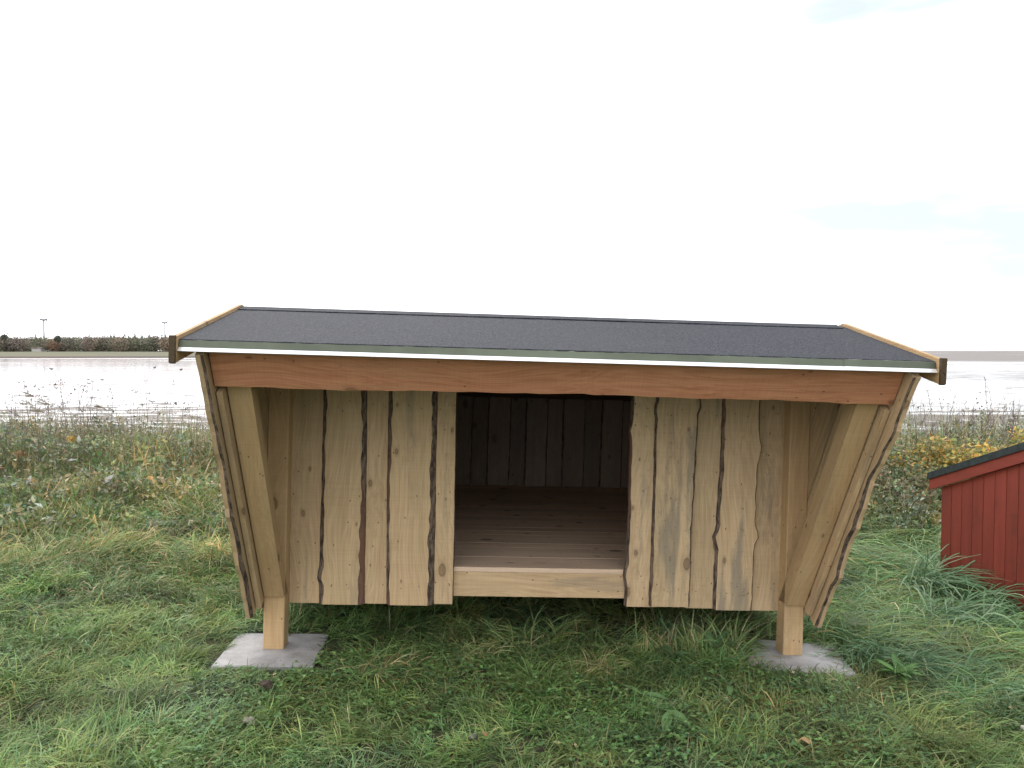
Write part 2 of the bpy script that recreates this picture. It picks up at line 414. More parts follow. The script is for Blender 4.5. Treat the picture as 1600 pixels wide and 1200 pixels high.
SEA = -1.2
xs = np.array([-30000, -8000, -1500, -300, -60, 60, 300, 1500, 8000, 30000.]); ys = np.array([11., 40, 120, 320, 1200, 6000, 40000])
GX, GY = np.meshgrid(xs, ys)
V = np.stack([GX, GY, np.full_like(GX, SEA)], -1).reshape(-1, 3); ni, nj = len(ys), len(xs)
I, J = np.meshgrid(np.arange(ni - 1), np.arange(nj - 1), indexing='ij')
F = np.stack([I * nj + J, I * nj + J + 1, (I + 1) * nj + J + 1, (I + 1) * nj + J], -1).reshape(-1, 4)
tag(np_mesh('water', V, F, np.ones((len(V), 3)), M['water'], smooth=False), kind='structure')

# far shore: meadow strip that rises to the foot of the wood
xs = np.linspace(-700, -10, 90); us = np.array([0, 1.5, 6, 30, 70, 100, 400, 900.]); zz = np.array([-1.3, -.75, -.5, .1, .9, 1.2, 1.6, 1.6])
GX, GU = np.meshgrid(xs, us); yy0 = 318 + 5 * np.sin(xs * .035) + 9 * np.sin(xs * .011 + 1) + 60 * smooth(-90, -10, xs)
GY = GU + yy0[None, :]; GZ = np.repeat(zz[:, None], len(xs), 1); GZ = np.where(GX > -12, -1.4, GZ)
V = np.stack([GX, GY, GZ], -1).reshape(-1, 3); ni, nj = GX.shape
I, J = np.meshgrid(np.arange(ni - 1), np.arange(nj - 1), indexing='ij')
F = np.stack([I * nj + J, I * nj + J + 1, (I + 1) * nj + J + 1, (I + 1) * nj + J], -1).reshape(-1, 4)
tag(np_mesh('far_shore', V, F, np.ones((len(V), 3)), M['meadow'], smooth=False), kind='structure')

# ------------------------------------------------------------------ shelter
sh = empty('wooden_shelter')
SH = Matrix(((0.998489922, -0.047144881, 0.028199914, 0.12304793),
             (0.046400246, 0.998571317, 0.02650175, 3.90892691),
             (-0.029409047, -0.025153247, 0.999250931, 0.11356356), (0, 0, 0, 1)))
sh.matrix_world = SH
tag(sh, 'wooden plank shelter with dark felt roof, dark doorway and forward-leaning front braces', 'shelter')
PB = [M['plank'], M['bark']]; PW = [M['plank_weathered'], M['bark']]
ZT = 1.56      # top of the wall planks, behind the beam (hidden by the roof)
YI, YO = .085, .060   # front faces of the inner and the outer layer of boards
TH = .024
def wplank(mb, layer, xb0, xb1, xt0, xt1, zb, bev, wav, seed, tone=1.0, bumps=(), ztop=ZT):
    """vertical wall board; x given at bottom and at z=1.26"""
    y = (YI if layer == 'i' else YO) + TH
    cb = (xb0 + xb1) / 2; ct = (xt0 + xt1) / 2
    k = (ztop - zb) / (1.26 - zb)
    P0 = (cb, y, zb); P1 = (cb + (ct - cb) * k, y, ztop)
    mb.beam(P0, P1, (1, 0, 0), (0, -1, 0), (xb1 - xb0 + xt1 - xt0) / 2, TH, 0, wav, bev, n=44, tone=tone, seed=seed, bumps=bumps)

m = NT('rusty_nail'); m.b.inputs['Base Color'].default_value = (.05, .035, .03, 1); m.b.inputs['Roughness'].default_value = .7; M['nail'] = m.mat
def nails(mb, xs, layer, zs=(.30, 1.20)):
    rs = random.Random(3)
    for x in xs:
        for z in zs:
            for dx in (-.035, .035):
                c = (x + dx + rs.uniform(-.012, .012), (YI if layer == 'i' else YO) - .0008, z + rs.uniform(-.02, .02)); r_ = .0028
                vs = [(c[0] + r_ * math.cos(a * 1.047), c[1] + d, c[2] + r_ * math.sin(a * 1.047)) for d in (0, .0012) for a in range(6)]
                mb.add(vs, [(5, 4, 3, 2, 1, 0)] + [(a, (a + 1) % 6, 6 + (a + 1) % 6, 6 + a) for a in range(6)], 2)
PB.append(M['nail']); PW.append(M['nail'])
# left front wall: A C E inner, B D outer
mb = MB()
wplank(mb, 'i', -1.236, -1.05, -1.236, -1.06, .203, (0, 0), (0, 0), 1, .93)
wplank(mb, 'i', -.90, -.73, -.91, -.745, .204, (0, 0), (0, 0), 2, .98)
wplank(mb, 'i', -.56, -.421, -.56, -.430, .207, (0, .004), (0, .003), 3, 1.03)
wplank(mb, 'o', -1.083, -.862, -1.090, -.872, .204, (.022, .026), (.006, .005), 4, 1.0, bumps=((0, .10, .014, .03),))
wplank(mb, 'o', -.752, -.517, -.770, -.522, .205, (.019, .028), (.005, .006), 5, 1.04)
nails(mb, (-1.15, -.82, -.48), 'i'); nails(mb, (-.98, -.64), 'o')
mb.build('front_wall', PB, sh)
# right front wall: F H J inner, G I outer
mb = MB()
wplank(mb, 'i', .443, .60, .453, .60, .207, (.011, 0), (.007, 0), 11, 1.06, bumps=((0, .66, .012, .03), (0, .12, .012, .05)))
wplank(mb, 'i', .75, .92, .775, .925, .204, (0, 0), (0, 0), 12, .95)
wplank(mb, 'i', 1.07, 1.241, 1.08, 1.262, .197, (0, .004), (0, .003), 13, .90)
wplank(mb, 'o', .574, .774, .571, .796, .216, (.010, .013), (.007, .008), 14, 1.0, bumps=((0, .74, .014, .02), (1, .76, .014, .025)))
wplank(mb, 'o', .902, 1.096, .910, 1.104, .203, (.013, .012), (.009, .009), 15, 1.02, bumps=((0, .27, .018, .03), (1, .28, .020, .035), (1, .61, .016, .04)))
nails(mb, (.51, .85, 1.16), 'i'); nails(mb, (.68, 1.0), 'o')
mb.build('front_wall', PW, sh)

# sill board and floor (boards run across)
mb = MB()
mb.box((-1.23, .115, .241), (1.23, .145, .3645), axis='x', tone=1.05)
mb.build('sill_board', M['plank'], sh)
mb = MB()
y = .112; k = 0
while y < 3.1:
    w = .118
    mb.box((-1.30, y, .366), (1.30, y + w - .0025, .389 - random.uniform(0, .001)), axis='x', tone=random.uniform(.9, 1.08)); y += w; k += 1
mb.build('floor', M['floor'], sh)

# back wall: board-on-board too
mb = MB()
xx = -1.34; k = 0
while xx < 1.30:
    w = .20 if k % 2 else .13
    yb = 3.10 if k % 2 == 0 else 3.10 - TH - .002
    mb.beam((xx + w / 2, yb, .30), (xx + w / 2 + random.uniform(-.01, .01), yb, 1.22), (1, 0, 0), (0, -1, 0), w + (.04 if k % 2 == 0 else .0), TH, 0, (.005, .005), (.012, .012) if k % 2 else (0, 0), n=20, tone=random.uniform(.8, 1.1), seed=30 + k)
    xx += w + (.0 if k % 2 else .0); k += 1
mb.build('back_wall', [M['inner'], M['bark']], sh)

# posts
def post(x0, y0, z1, tone=1):
    mb = MB()
    b = .004
    x1, y1 = x0 + .1, y0 + .1
    off = [random.uniform(-20, 20) for _ in range(3)]
    ring = [(x0 + b, y0), (x1 - b, y0), (x1, y0 + b), (x1, y1 - b), (x1 - b, y1), (x0 + b, y1), (x0, y1 - b), (x0, y0 + b)]
    vs = [(x, y, z) for z in (0.0, z1) for (x, y) in ring]
    fs = [(i, (i + 1) % 8, 8 + (i + 1) % 8, 8 + i) for i in range(8)] + [tuple(reversed(range(8))), tuple(range(8, 16))]
    mb.add(vs, fs, 0, [(v[0] + off[0], v[2] + off[1], v[1] + off[2]) for v in vs], tone)
    return mb.build('post', M['post'], sh)
post(-1.336, 0, 1.55, 1.05); post(1.236, 0, 1.55, 1.0); post(-1.336, 2.97, 1.12); post(1.236, 2.97, 1.12)

# braces, lean direction
LD = Vector((0, -.658, 1.02)).normalized(); LN = Vector((0, -LD.z, LD.y)).normalized()   # LN faces forward and down
if LN.y > 0: LN = -LN
def lean_prism(x0, x1, P, t, z0, z1, name=None, mat=None, tone=1.0, level=True):
    """member along LD whose front line starts at P=(y,z); thickness t behind it"""
    mb = MB(); off = [random.uniform(-20, 20) for _ in range(3)]
    def at(z, d):      # point at height z on the line d behind the front line
        yy, zz = P[0] - LN.y * d, P[1] - LN.z * d
        s_ = (z - zz) / LD.z
        return yy + LD.y * s_, z, s_
    vs = []; pcs = []
    for z in (z0, z1):
        for (x, d) in ((x0, 0), (x1, 0), (x1, t), (x0, t)):
            yy, z_, s_ = at(z, d)
            vs.append((x, yy, z_)); pcs.append((x + off[0], s_ + off[1], d + off[2]))
    mb.add(vs, [(3, 2, 1, 0), (4, 5, 6, 7), (0, 1, 5, 4), (1, 2, 6, 5), (2, 3, 7, 6), (3, 0, 4, 7)], 0, pcs, tone)
    return mb.build(name, mat, sh) if name else mb
lean_prism(-1.3295, -1.236, (-.020, .262), .07, .262, 1.40, 'brace', M['post'], .92)
lean_prism(1.236, 1.3295, (-.020, .256), .085, .256, 1.40, 'brace', M['post'], .95)

# side walls: slanted boards parallel to the braces, two staggered layers
def zroof(y):      # underside of the roof at depth y
    return 1.647 - .2245 * (-.0685 - y) - .035 if y < -.0685 else 1.647 - .15 * (y + .0685) - .035
def side_wall(s):
    mb = MB()
    LP = Vector((0, LD.z, -LD.y)).normalized()      # across the boards, towards the back (and up)
    if LP.y < 0: LP = -LP
    q = -.05; k = 0; rs = random.Random(5 + s)
    while q < 3.3:
        # inner boards
        w = [.19, .16, .2, .17][k % 4]
        c = q + w / 2
        base = Vector((0, -.020, .262)) + LP * c
        for layer in (0, 1):
            if layer == 0: ww = w - .012; cc = base
            else: ww = .15; cc = base + LP * (-w / 2 - (0.0 if k else -.035))
            # ends: bottom z about .2, top at the roof
            zb = .262 if (layer == 0 and k == 0) else .195 - .0 * layer
            if layer == 1: zb = .20 if k else (.215 if s < 0 else .20)
            sb = (zb - cc.z) / LD.z
            # clip at back y = 3.1
            st = 0
            top = cc + LD * st
            lo_, hi_ = -1.0, 3.0
            for _ in range(30):
                mid = (lo_ + hi_) / 2; pnt = cc + LD * mid
                if pnt.z < zroof(pnt.y): lo_ = mid
                else: hi_ = mid
            st = lo_
            if layer == 0 and k == 0: st = (1.31 - cc.z) / LD.z
            b0 = cc + LD * sb; b1 = cc + LD * st
            if b0.y > 3.06:
                sb = (3.06 - cc.y) / LD.y; b0 = cc + LD * sb
            if (b1 - b0).length < .05 or b0.y < b1.y: continue
            x = s * (1.336 + .0245 * layer); th_ = .024
            if layer == 1: th_ = .032; x += s * (th_ + .005)
            b0.x = x; b1.x = x
            # U so that side 0 is the front edge
            U = LP; N = Vector((s if layer == 0 else -s, 0, 0))
            mb.beam(b0, b1, U, N, ww, th_, 0, (.0, .0) if layer == 0 else ((.015 if s > 0 else .012), .008), (.0, .0) if layer == 0 else (.013, .012), n=40, bvar=.8, half=True,
                    tone=rs.uniform(.85, 1.05), seed=50 + k * 2 + layer + s,
                    bumps=((0, .25, .018, .05), (0, .62, -.016, .07), (0, .45, .014, .03), (0, .82, .010, .05)) if layer == 1 and k == 0 else ())
        q += w; k += 1
    return mb.build('side_wall', PB, sh)
side_wall(-1); side_wall(1)

# front beam, wavy lower edge
mb = MB()
d0 = Vector((0, -.738, 1.292)); up = LD
n = 60; vs = []; pcs = []; fs = []
for i in range(n + 1):
    x = -1.3595 + 2.719 * i / n
    xv = x
    wv_ = .004 * math.sin(x * 2.1 + 1) + .0025 * math.sin(x * 9) + .0015 * math.sin(x * 31) + .0008 * math.sin(x * 83)
    if .10 > x > -.35: wv_ += .003
    for (u, d) in ((wv_, 0), (.158, 0), (.158, .05), (wv_ - .010, .05), (wv_ - .008, .012)):
        p = d0 + up * u - LN * d
        vs.append((xv, p.y, p.z)); pcs.append((u + 3.3, x + 7.7, d + 1.1))
for i in range(n):
    a = i * 5
    for k in range(5): fs.append((a + k, a + (k + 1) % 5, a + 5 + (k + 1) % 5, a + 5 + k))
fs.append((4, 3, 2, 1, 0)); fs.append(tuple(n * 5 + k for k in range(5)))
mb.add(vs, fs, 0, pcs, 1.0)
mb.build('front_beam', M['beam'], sh)

# roof: deck, felt, ridge strip
RW = 1.452
FE = (-.872, 1.4668); RG = (-.0685, 1.647); BK = (3.28, 1.147)
mb = MB()
for (a, b) in ((FE, RG), (RG, BK)):
    vs = [(-RW, a[0], a[1] - .004), (RW, a[0], a[1] - .004), (RW, b[0], b[1] - .004), (-RW, b[0], b[1] - .004),
          (-RW, a[0], a[1] - .026), (RW, a[0], a[1] - .026), (RW, b[0], b[1] - .026), (-RW, b[0], b[1] - .026)]
    mb.add(vs, [(0, 1, 2, 3), (7, 6, 5, 4), (4, 5, 1, 0), (5, 6, 2, 1), (6, 7, 3, 2), (7, 4, 0, 3)], 0, [(v[1], v[0], v[2]) for v in vs], .6)
mb.build('roof_deck', M['inner'], sh)
def felt_sheet(name, a, b, nx, ny, x0, x1, thick, wav, ragged=0.0):
    mb = MB(); vs = []; fs = []
    rs = random.Random(9)
    for j in range(ny + 1):
        t = j / ny
        for i in range(nx + 1):
            x = x0 + (x1 - x0) * i / nx
            y = a[0] + (b[0] - a[0]) * t; z = a[1] + (b[1] - a[1]) * t
            z += wav * (math.sin(x * 5.1 + t * 3) * .5 + math.sin(x * 2.3 + 1.5)) * math.sin(math.pi * min(1, t + .15))
            if j == 0 and ragged: y += rs.uniform(-ragged, ragged) * (2.2 if -.05 < x < .25 else 1) ; z += rs.uniform(0, ragged * .3)
            vs.append((x, y, z))
    m_ = nx + 1
    for j in range(ny):
        for i in range(nx): fs.append((j * m_ + i, j * m_ + i + 1, (j + 1) * m_ + i + 1, (j + 1) * m_ + i))
    b0 = len(vs); vs += [(v[0], v[1], v[2] - thick) for v in vs[:b0]]
    nf = len(fs); fs += [tuple(b0 + i for i in reversed(f)) for f in fs[:nf]]
    for i in range(nx):
        fs.append((b0 + i, b0 + i + 1, i + 1, i)); q = ny * m_ + i; fs.append((q, q + 1, b0 + q + 1, b0 + q))
    for j in range(ny):
        q = j * m_; fs.append((q + m_, b0 + q + m_, b0 + q, q)[::-1]); q = j * m_ + nx; fs.append((q, b0 + q, b0 + q + m_, q + m_)[::-1])
    mb.add(vs, fs, 0)
    return mb.build(name, M['felt'], sh, smooth=False)
felt_sheet('roof_felt', FE, RG, 120, 6, -RW, RW, .0035, .0007, .0022)
felt_sheet('roof_felt', (RG[0] + .001, RG[1]), BK, 30, 6, -RW, RW, .0035, .001)
felt_sheet('ridge_felt', (RG[0] - .07, RG[1] - .07 * .2245 + .0045), (RG[0] + .004, RG[1] + .0075), 80, 2, -RW, RW - .03, .003, .0012, .002)

# zinc drip edge, two lengths that overlap
def drip(x0, x1, dz, name='drip_edge'):
    root_mb = MB()
    prof = [(-.870, 1.4650), (-.8755, 1.4625), (-.880, 1.4365)]
    vs = []; fs = []
    for x in (x0, x1):
        for (y, z) in prof: vs.append((x, y - dz, z + dz * .3))
        for (y, z) in reversed(prof): vs.append((x, y - dz + .0015, z + dz * .3 - .001))
    for k in range(6): fs.append((k, (k + 1) % 6, 6 + (k + 1) % 6, 6 + k))
    fs.append((5, 4, 3, 2, 1, 0)); fs.append((6, 7, 8, 9, 10, 11))
    root_mb.add(vs, fs, 0)
    o = root_mb.build(name, M['zinc'], sh)
    lp = MB(); prof = [(-.8802, 1.4362), (-.8925, 1.4222), (-.8905, 1.4205), (-.8785, 1.4350)]
    vs = []
    for x in (x0, x1):
        for (y, z) in prof: vs.append((x, y - dz, z + dz * .3))
    lp.add(vs, [(k, (k + 1) % 4, 4 + (k + 1) % 4, 4 + k) for k in range(4)] + [(3, 2, 1, 0), (4, 5, 6, 7)], 0)
    lp.build('drip_lip', M['zinc_lip'], o)
drip(-1.4505, 1.10, .0); drip(1.085, 1.4505, .0018)


# barge boards: front and back slope on each side
def barge(s, a, b, tone, plumb=True):
    mb = MB(); off = [random.uniform(-9, 9) for _ in range(3)]
    x0, x1 = s * 1.4530, s * 1.4710
    pts = [(a[0], a[1]), (b[0], b[1]), (b[0], b[1] - .098), (a[0], a[1] - .098)]
    vs = [(x, y, z) for x in (x0, x1) for (y, z) in pts]
    mb.add(vs, [(0, 1, 2, 3), (7, 6, 5, 4), (0, 4, 5, 1), (1, 5, 6, 2), (2, 6, 7, 3), (3, 7, 4, 0)], 0, [(v[2] + off[0], v[1] + off[1], v[0] + off[2]) for v in vs], tone)
    mb.build('barge_board', M['barge'], sh)
for s in (-1, 1):
    barge(s, (-.897, 1.4755), (-.0685, 1.6615), 1.0); barge(s, (-.0675, 1.6615), (3.30, 1.158), .8)
    mb = MB(); x0, x1 = (s * 1.4532, s * 1.4750); x0, x1 = min(x0, x1), max(x0, x1)
    vs = [(x, y, z) for x in (x0, x1) for (y, z) in ((-.915, 1.478), (-.8975, 1.480), (-.8975, 1.374), (-.911, 1.378))]
    mb.add(vs, [(0, 1, 2, 3), (7, 6, 5, 4), (0, 4, 5, 1), (1, 5, 6, 2), (2, 6, 7, 3), (3, 7, 4, 0)], 0, [(v[2], v[1], v[0]) for v in vs], .18)
    mb.build('end_cap', M['barge'], sh)
# joists carrying the floor, just visible in the dark under the shelter
mb = MB()
for y in (.9, 1.8, 2.7): mb.box((-1.33, y, .20), (1.33, y + .05, .364), axis='x', tone=.9)
mb.build('floor_joists', M['inner'], sh)

# ------------------------------------------------------------------ concrete slabs under the front posts
def slab(cx, cy, rz, w, label, seed):
    mb = MB(); h = w / 2; t = .05; b = .006; n = 10
    rs = random.Random(seed)
    ring = []
    for (ax_, ay_, bx_, by_) in ((-h, -h, h, -h), (h, -h, h, h), (h, h, -h, h), (-h, h, -h, -h)):
        for i in range(n):
            f = i / n; j = .0015
            ring.append((ax_ + (bx_ - ax_) * f + rs.uniform(-j, j), ay_ + (by_ - ay_) * f + rs.uniform(-j, j)))
    N = len(ring)
    vs = [(x, y, -t) for x, y in ring] + [(x, y, -b) for x, y in ring] + [(x * (1 - b / h), y * (1 - b / h), -.001) for x, y in ring]
    fs = []
    for L in (0, 1):
        for i in range(N): fs.append((L * N + i, L * N + (i + 1) % N, (L + 1) * N + (i + 1) % N, (L + 1) * N + i))
    fs.append(tuple(range(2 * N, 3 * N))); fs.append(tuple(reversed(range(N))))
    mb.add(vs, fs, 0, [(v[0] + seed, v[1], v[2]) for v in vs])
    o = mb.build('concrete_slab', M['concrete'])
    o.matrix_world = SH @ Matrix.Translation((cx, cy, 0)) @ Matrix.Rotation(rz, 4, 'Z')
    tag(o, label, 'paving slab', 'slabs under the front posts')
slab(-1.285, .01, R(1), .46, 'square grey concrete slab under the left front post, by the weedy bank', 3)
slab(1.315, .0, R(-9), .44, 'square grey concrete slab under the right front post, half overgrown beside the leafy plant', 8)

# ------------------------------------------------------------------ red shed
sd_ = empty('red_shed', (3.02, 5.61, 0.0))
sd_.rotation_euler = (0, 0, math.atan2(-.957, .29))
# local x runs along the gable wall towards the viewer, local y to the right-back
tag(sd_, 'low red-painted board shed with black felt roof edge at the right of the picture', 'shed')
LW, DW = 2.1, 1.5; Z0 = -.22; zl = .645; slope = .40
mb = MB(); x = 0.0; k = 0
while x < LW - .01:
    w = .086
    x1 = min(x + w, LW)
    h = lambda q: zl + slope * (q if q < LW / 2 else LW - q)
    tn = random.uniform(.9, 1.08)
    off = [random.uniform(-9, 9) for _ in range(3)]
    g = .004
    for (xa, xb, ya, yb, t_) in ((x, x1 - g, 0, .02, tn), (x1 - g, x1, .012, .02, .5)):
        vs = [(xx_, yy_, zz_) for (xx_, zt) in ((xa, h(xa)), (xb, h(xb))) for zz_ in (Z0, zt) for yy_ in (ya, yb)]
        mb.add(vs, [(0, 4, 6, 2), (1, 3, 7, 5), (0, 1, 5, 4), (2, 6, 7, 3), (0, 2, 3, 1), (4, 5, 7, 6)], 0, [(v[0] + off[0], v[2] + off[1], v[1] + off[2]) for v in vs], t_)
    x = x1; k += 1
mb.build('gable_wall', M['red'], sd_)
mb = MB()
mb.box((0, .021, Z0), (.02, DW, zl + .008)); mb.box((LW - .02, .021, Z0), (LW, DW, zl + .008)); mb.box((.021, DW - .02, Z0), (LW - .021, DW, zl))
mb.build('side_wall', M['red'], sd_)
M['shed_felt'] = simple('black_roof_edge', (.022, .034, .034), .7, 0, 30, .4)
def shed_slab(x0, x1, y0, y1, dz0, dz1, name, mat):
    mb = MB(); vs = []
    pr = lambda q: zl + slope * q
    for (xa) in (x0, x1):
        for (yy_) in (y0, y1):
            for dz in (dz0, dz1): vs.append((xa, yy_, pr(xa if xa <= LW / 2 else LW - xa) + dz))
    mb.add(vs, [(0, 4, 5, 1), (2, 3, 7, 6), (0, 1, 3, 2), (4, 6, 7, 5), (1, 5, 7, 3), (0, 2, 6, 4)], 0, [(v[2] + 2, v[0] + 5, v[1]) for v in vs])
    return mb.build(name, mat, sd_)
shed_slab(-.10, LW / 2, -.035, DW + .05, .078, .126, 'roof', M['shed_felt']); shed_slab(LW / 2 + .001, LW + .10, -.035, DW + .05, .078, .126, 'roof', M['shed_felt'])
shed_slab(-.09, LW / 2, -.025, -.002, .002, .077, 'barge_board', M['red']); shed_slab(LW / 2 + .001, LW + .09, -.025, -.002, .002, .077, 'barge_board', M['red'])

# ------------------------------------------------------------------ vegetation generators
def ribbons(bx, by, bz, L, W, az, e0, bend, col, tipcol=None, seg=4, curl=0.0, twist=None, zclip=True, flatz=0.0):
    """arching grass blades. all args arrays (n,)"""
    n = len(bx); t = np.linspace(0, 1, seg + 1)[None, :]
    e = e0[:, None] - bend[:, None] * t
    a = az[:, None] + (curl[:, None] * t if hasattr(curl, '__len__') else curl * t)
    ds = (L / seg)[:, None]
    ch = np.cos(e) * ds; cz = np.sin(e) * ds
    X = bx[:, None] + np.concatenate([np.zeros((n, 1)), np.cumsum((ch * np.cos(a))[:, 1:], 1)], 1)
    Yy = by[:, None] + np.concatenate([np.zeros((n, 1)), np.cumsum((ch * np.sin(a))[:, 1:], 1)], 1)
    Z = bz[:, None] + np.concatenate([np.zeros((n, 1)), np.cumsum(cz[:, 1:], 1)], 1)
    if zclip:
        g = gz(X, Yy) + .006 + flatz
        Z = np.where(Z < g, g + (.004 * np.arange(seg + 1))[None, :], Z)
    if twist is None: twist = RNG.uniform(-.9, .9, n)
    sx = -np.sin(a) * np.cos(twist)[:, None]; sy = np.cos(a) * np.cos(twist)[:, None]; sz = np.sin(twist)[:, None] * np.ones_like(a)
    prof = np.array([.75, 1, .95, .7, .12]) if seg == 4 else np.interp(np.linspace(0, 1, seg + 1), [0, .3, .6, .85, 1], [.75, 1, .9, .5, .1])
    hw = (W / 2)[:, None] * prof[None, :]
    A = np.stack([X - sx * hw, Yy - sy * hw, Z - sz * hw], -1); B = np.stack([X + sx * hw, Yy + sy * hw, Z + sz * hw], -1)
    V = np.stack([A, B], 2).reshape(-1, 3)             # n, seg+1, 2
    base = (np.arange(n) * (seg + 1) * 2)[:, None]
    q = (np.arange(seg) * 2)[None, :]
    F = np.stack([base + q, base + q + 1, base + q + 3, base + q + 2], -1).reshape(-1, 4)
    if tipcol is None: tipcol = col * 1.25
    C = col[:, None, :] * (1 - t[..., None]) + tipcol[:, None, :] * t[..., None]
    C = np.repeat(C[:, :, None, :], 2, 2).reshape(-1, 3)
    return V, F, C

def leaves(P, size, az, tilt, roll, col, aspect=.5, fold=.25):
    """folded pointed leaves: 6 verts, 4 tris-as-quads (2 quads)"""
    n = len(P)
    ca, sa = np.cos(az), np.sin(az); ct, st = np.cos(tilt), np.sin(tilt)
    D = np.stack([ca * ct, sa * ct, st], -1); S0 = np.stack([-sa, ca, np.zeros(n)], -1); N0 = np.cross(D, S0)
    S = S0 * np.cos(roll)[:, None] + N0 * np.sin(roll)[:, None]; N = np.cross(D, S)
    s = size[:, None]; h = s * aspect / 2
    b = P; tip = P + D * s - N * s * .08; m1 = P + D * s * .35 + N * s * .0; m2 = P + D * s * .7
    l1 = P + D * s * .38 + S * h + N * h * fold; r1 = P + D * s * .38 - S * h + N * h * fold
    V = np.stack([b, l1, tip, r1, m1, m2], 1).reshape(-1, 3)
    base = (np.arange(n) * 6)[:, None]
    F = np.concatenate([base + np.array([[0, 4, 5, 1]]), base + np.array([[1, 5, 2, 2]])], 0)
    F = np.concatenate([base + np.array([[0, 4, 1]]), base + np.array([[4, 5, 1]]), base + np.array([[5, 2, 1]]),
                        base + np.array([[0, 3, 4]]), base + np.array([[4, 3, 5]]), base + np.array([[5, 3, 2]])], 0)
    C = np.repeat(col[:, None, :], 6, 1).reshape(-1, 3)
    return V, F, C

def join(parts):
    Vs, Fs, Cs = [], [], []; b = 0
    for V, F, C in parts:
        Vs.append(V); Fs.append(F + b); Cs.append(C); b += len(V)
    return np.concatenate(Vs), np.concatenate(Fs), np.concatenate(Cs)

def patches(x, y, size, seed=0):
    '''irregular patches: integer id per point'''
    wx = x + .35 * size * fld(x, y, size * .5, 60 + seed); wy = y + .35 * size * fld(x, y, size * .5, 61 + seed)
    i = np.floor(wx / size).astype(int); j = np.floor(wy / (size * 1.3)).astype(int)
    return (i * 73856093 ^ j * 19349663 ^ (seed * 83492791)) & 1023
PT = np.random.default_rng(5).uniform(0, 1, (1024, 3))
TINT = np.array([[1.0, 1.0, 1.0], [1.25, 1.08, .9], [.70, .80, .72], [1.15, 1.15, 1.5], [.85, 1.1, .85], [1.35, 1.12, 1.0], [.62, .66, .60], [1.05, .95, .95]])
def tint(c, x, y, size, seed, amt=1.0):
    t = TINT[(PT[patches(x, y, size, seed), 0] * len(TINT)).astype(int)]
    return c * (1 + amt * (t - 1))
GREEN = np.array([[.160, .250, .080], [.105, .195, .078], [.215, .285, .090], [.115, .205, .100], [.265, .300, .110], [.130, .220, .065]])
STRAW = np.array([[.42, .34, .18], [.48, .40, .22], [.32, .24, .12], [.33, .32, .14]])
def pickcol(n, straw_p, jit=.18, palette=GREEN, fac=None):
    c = palette[RNG.integers(0, len(palette), n)].copy()
    s = STRAW[RNG.integers(0, len(STRAW), n)]
    c = np.where((RNG.random(n) < straw_p)[:, None], s, c)
    c *= (1 + RNG.normal(0, jit, n))[:, None].clip(.5, 1.6)
    return c
SHI = np.array(SH.inverted())
def in_slab(x, y, pad=0.0):
    lx = SHI[0, 0] * x + SHI[0, 1] * y + SHI[0, 3]; ly = SHI[1, 0] * x + SHI[1, 1] * y + SHI[1, 3]
    a = (np.abs(lx + 1.285) < .23 + pad) & (np.abs(ly - .01) < .23 + pad)
    c, s = math.cos(R(-9)), math.sin(R(-9)); dx, dy = lx - 1.315, ly; u = c * dx + s * dy; v = -s * dx + c * dy
    return a | ((np.abs(u) < .22 + pad) & (np.abs(v) < .22 + pad))
def under(x, y):
    lx = SHI[0, 0] * x + SHI[0, 1] * y + SHI[0, 3]; ly = SHI[1, 0] * x + SHI[1, 1] * y + SHI[1, 3]
    return (np.abs(lx) < 1.38) & (ly > -.05) & (ly < 3.2)
def in_shed(x, y):
    dx, dy = x - 3.02, y - 5.61; u = dx * .29 - dy * .957; v = dx * .957 + dy * .29
    return (u > -.02) & (u < 2.12) & (v > -.03) & (v < 1.55)

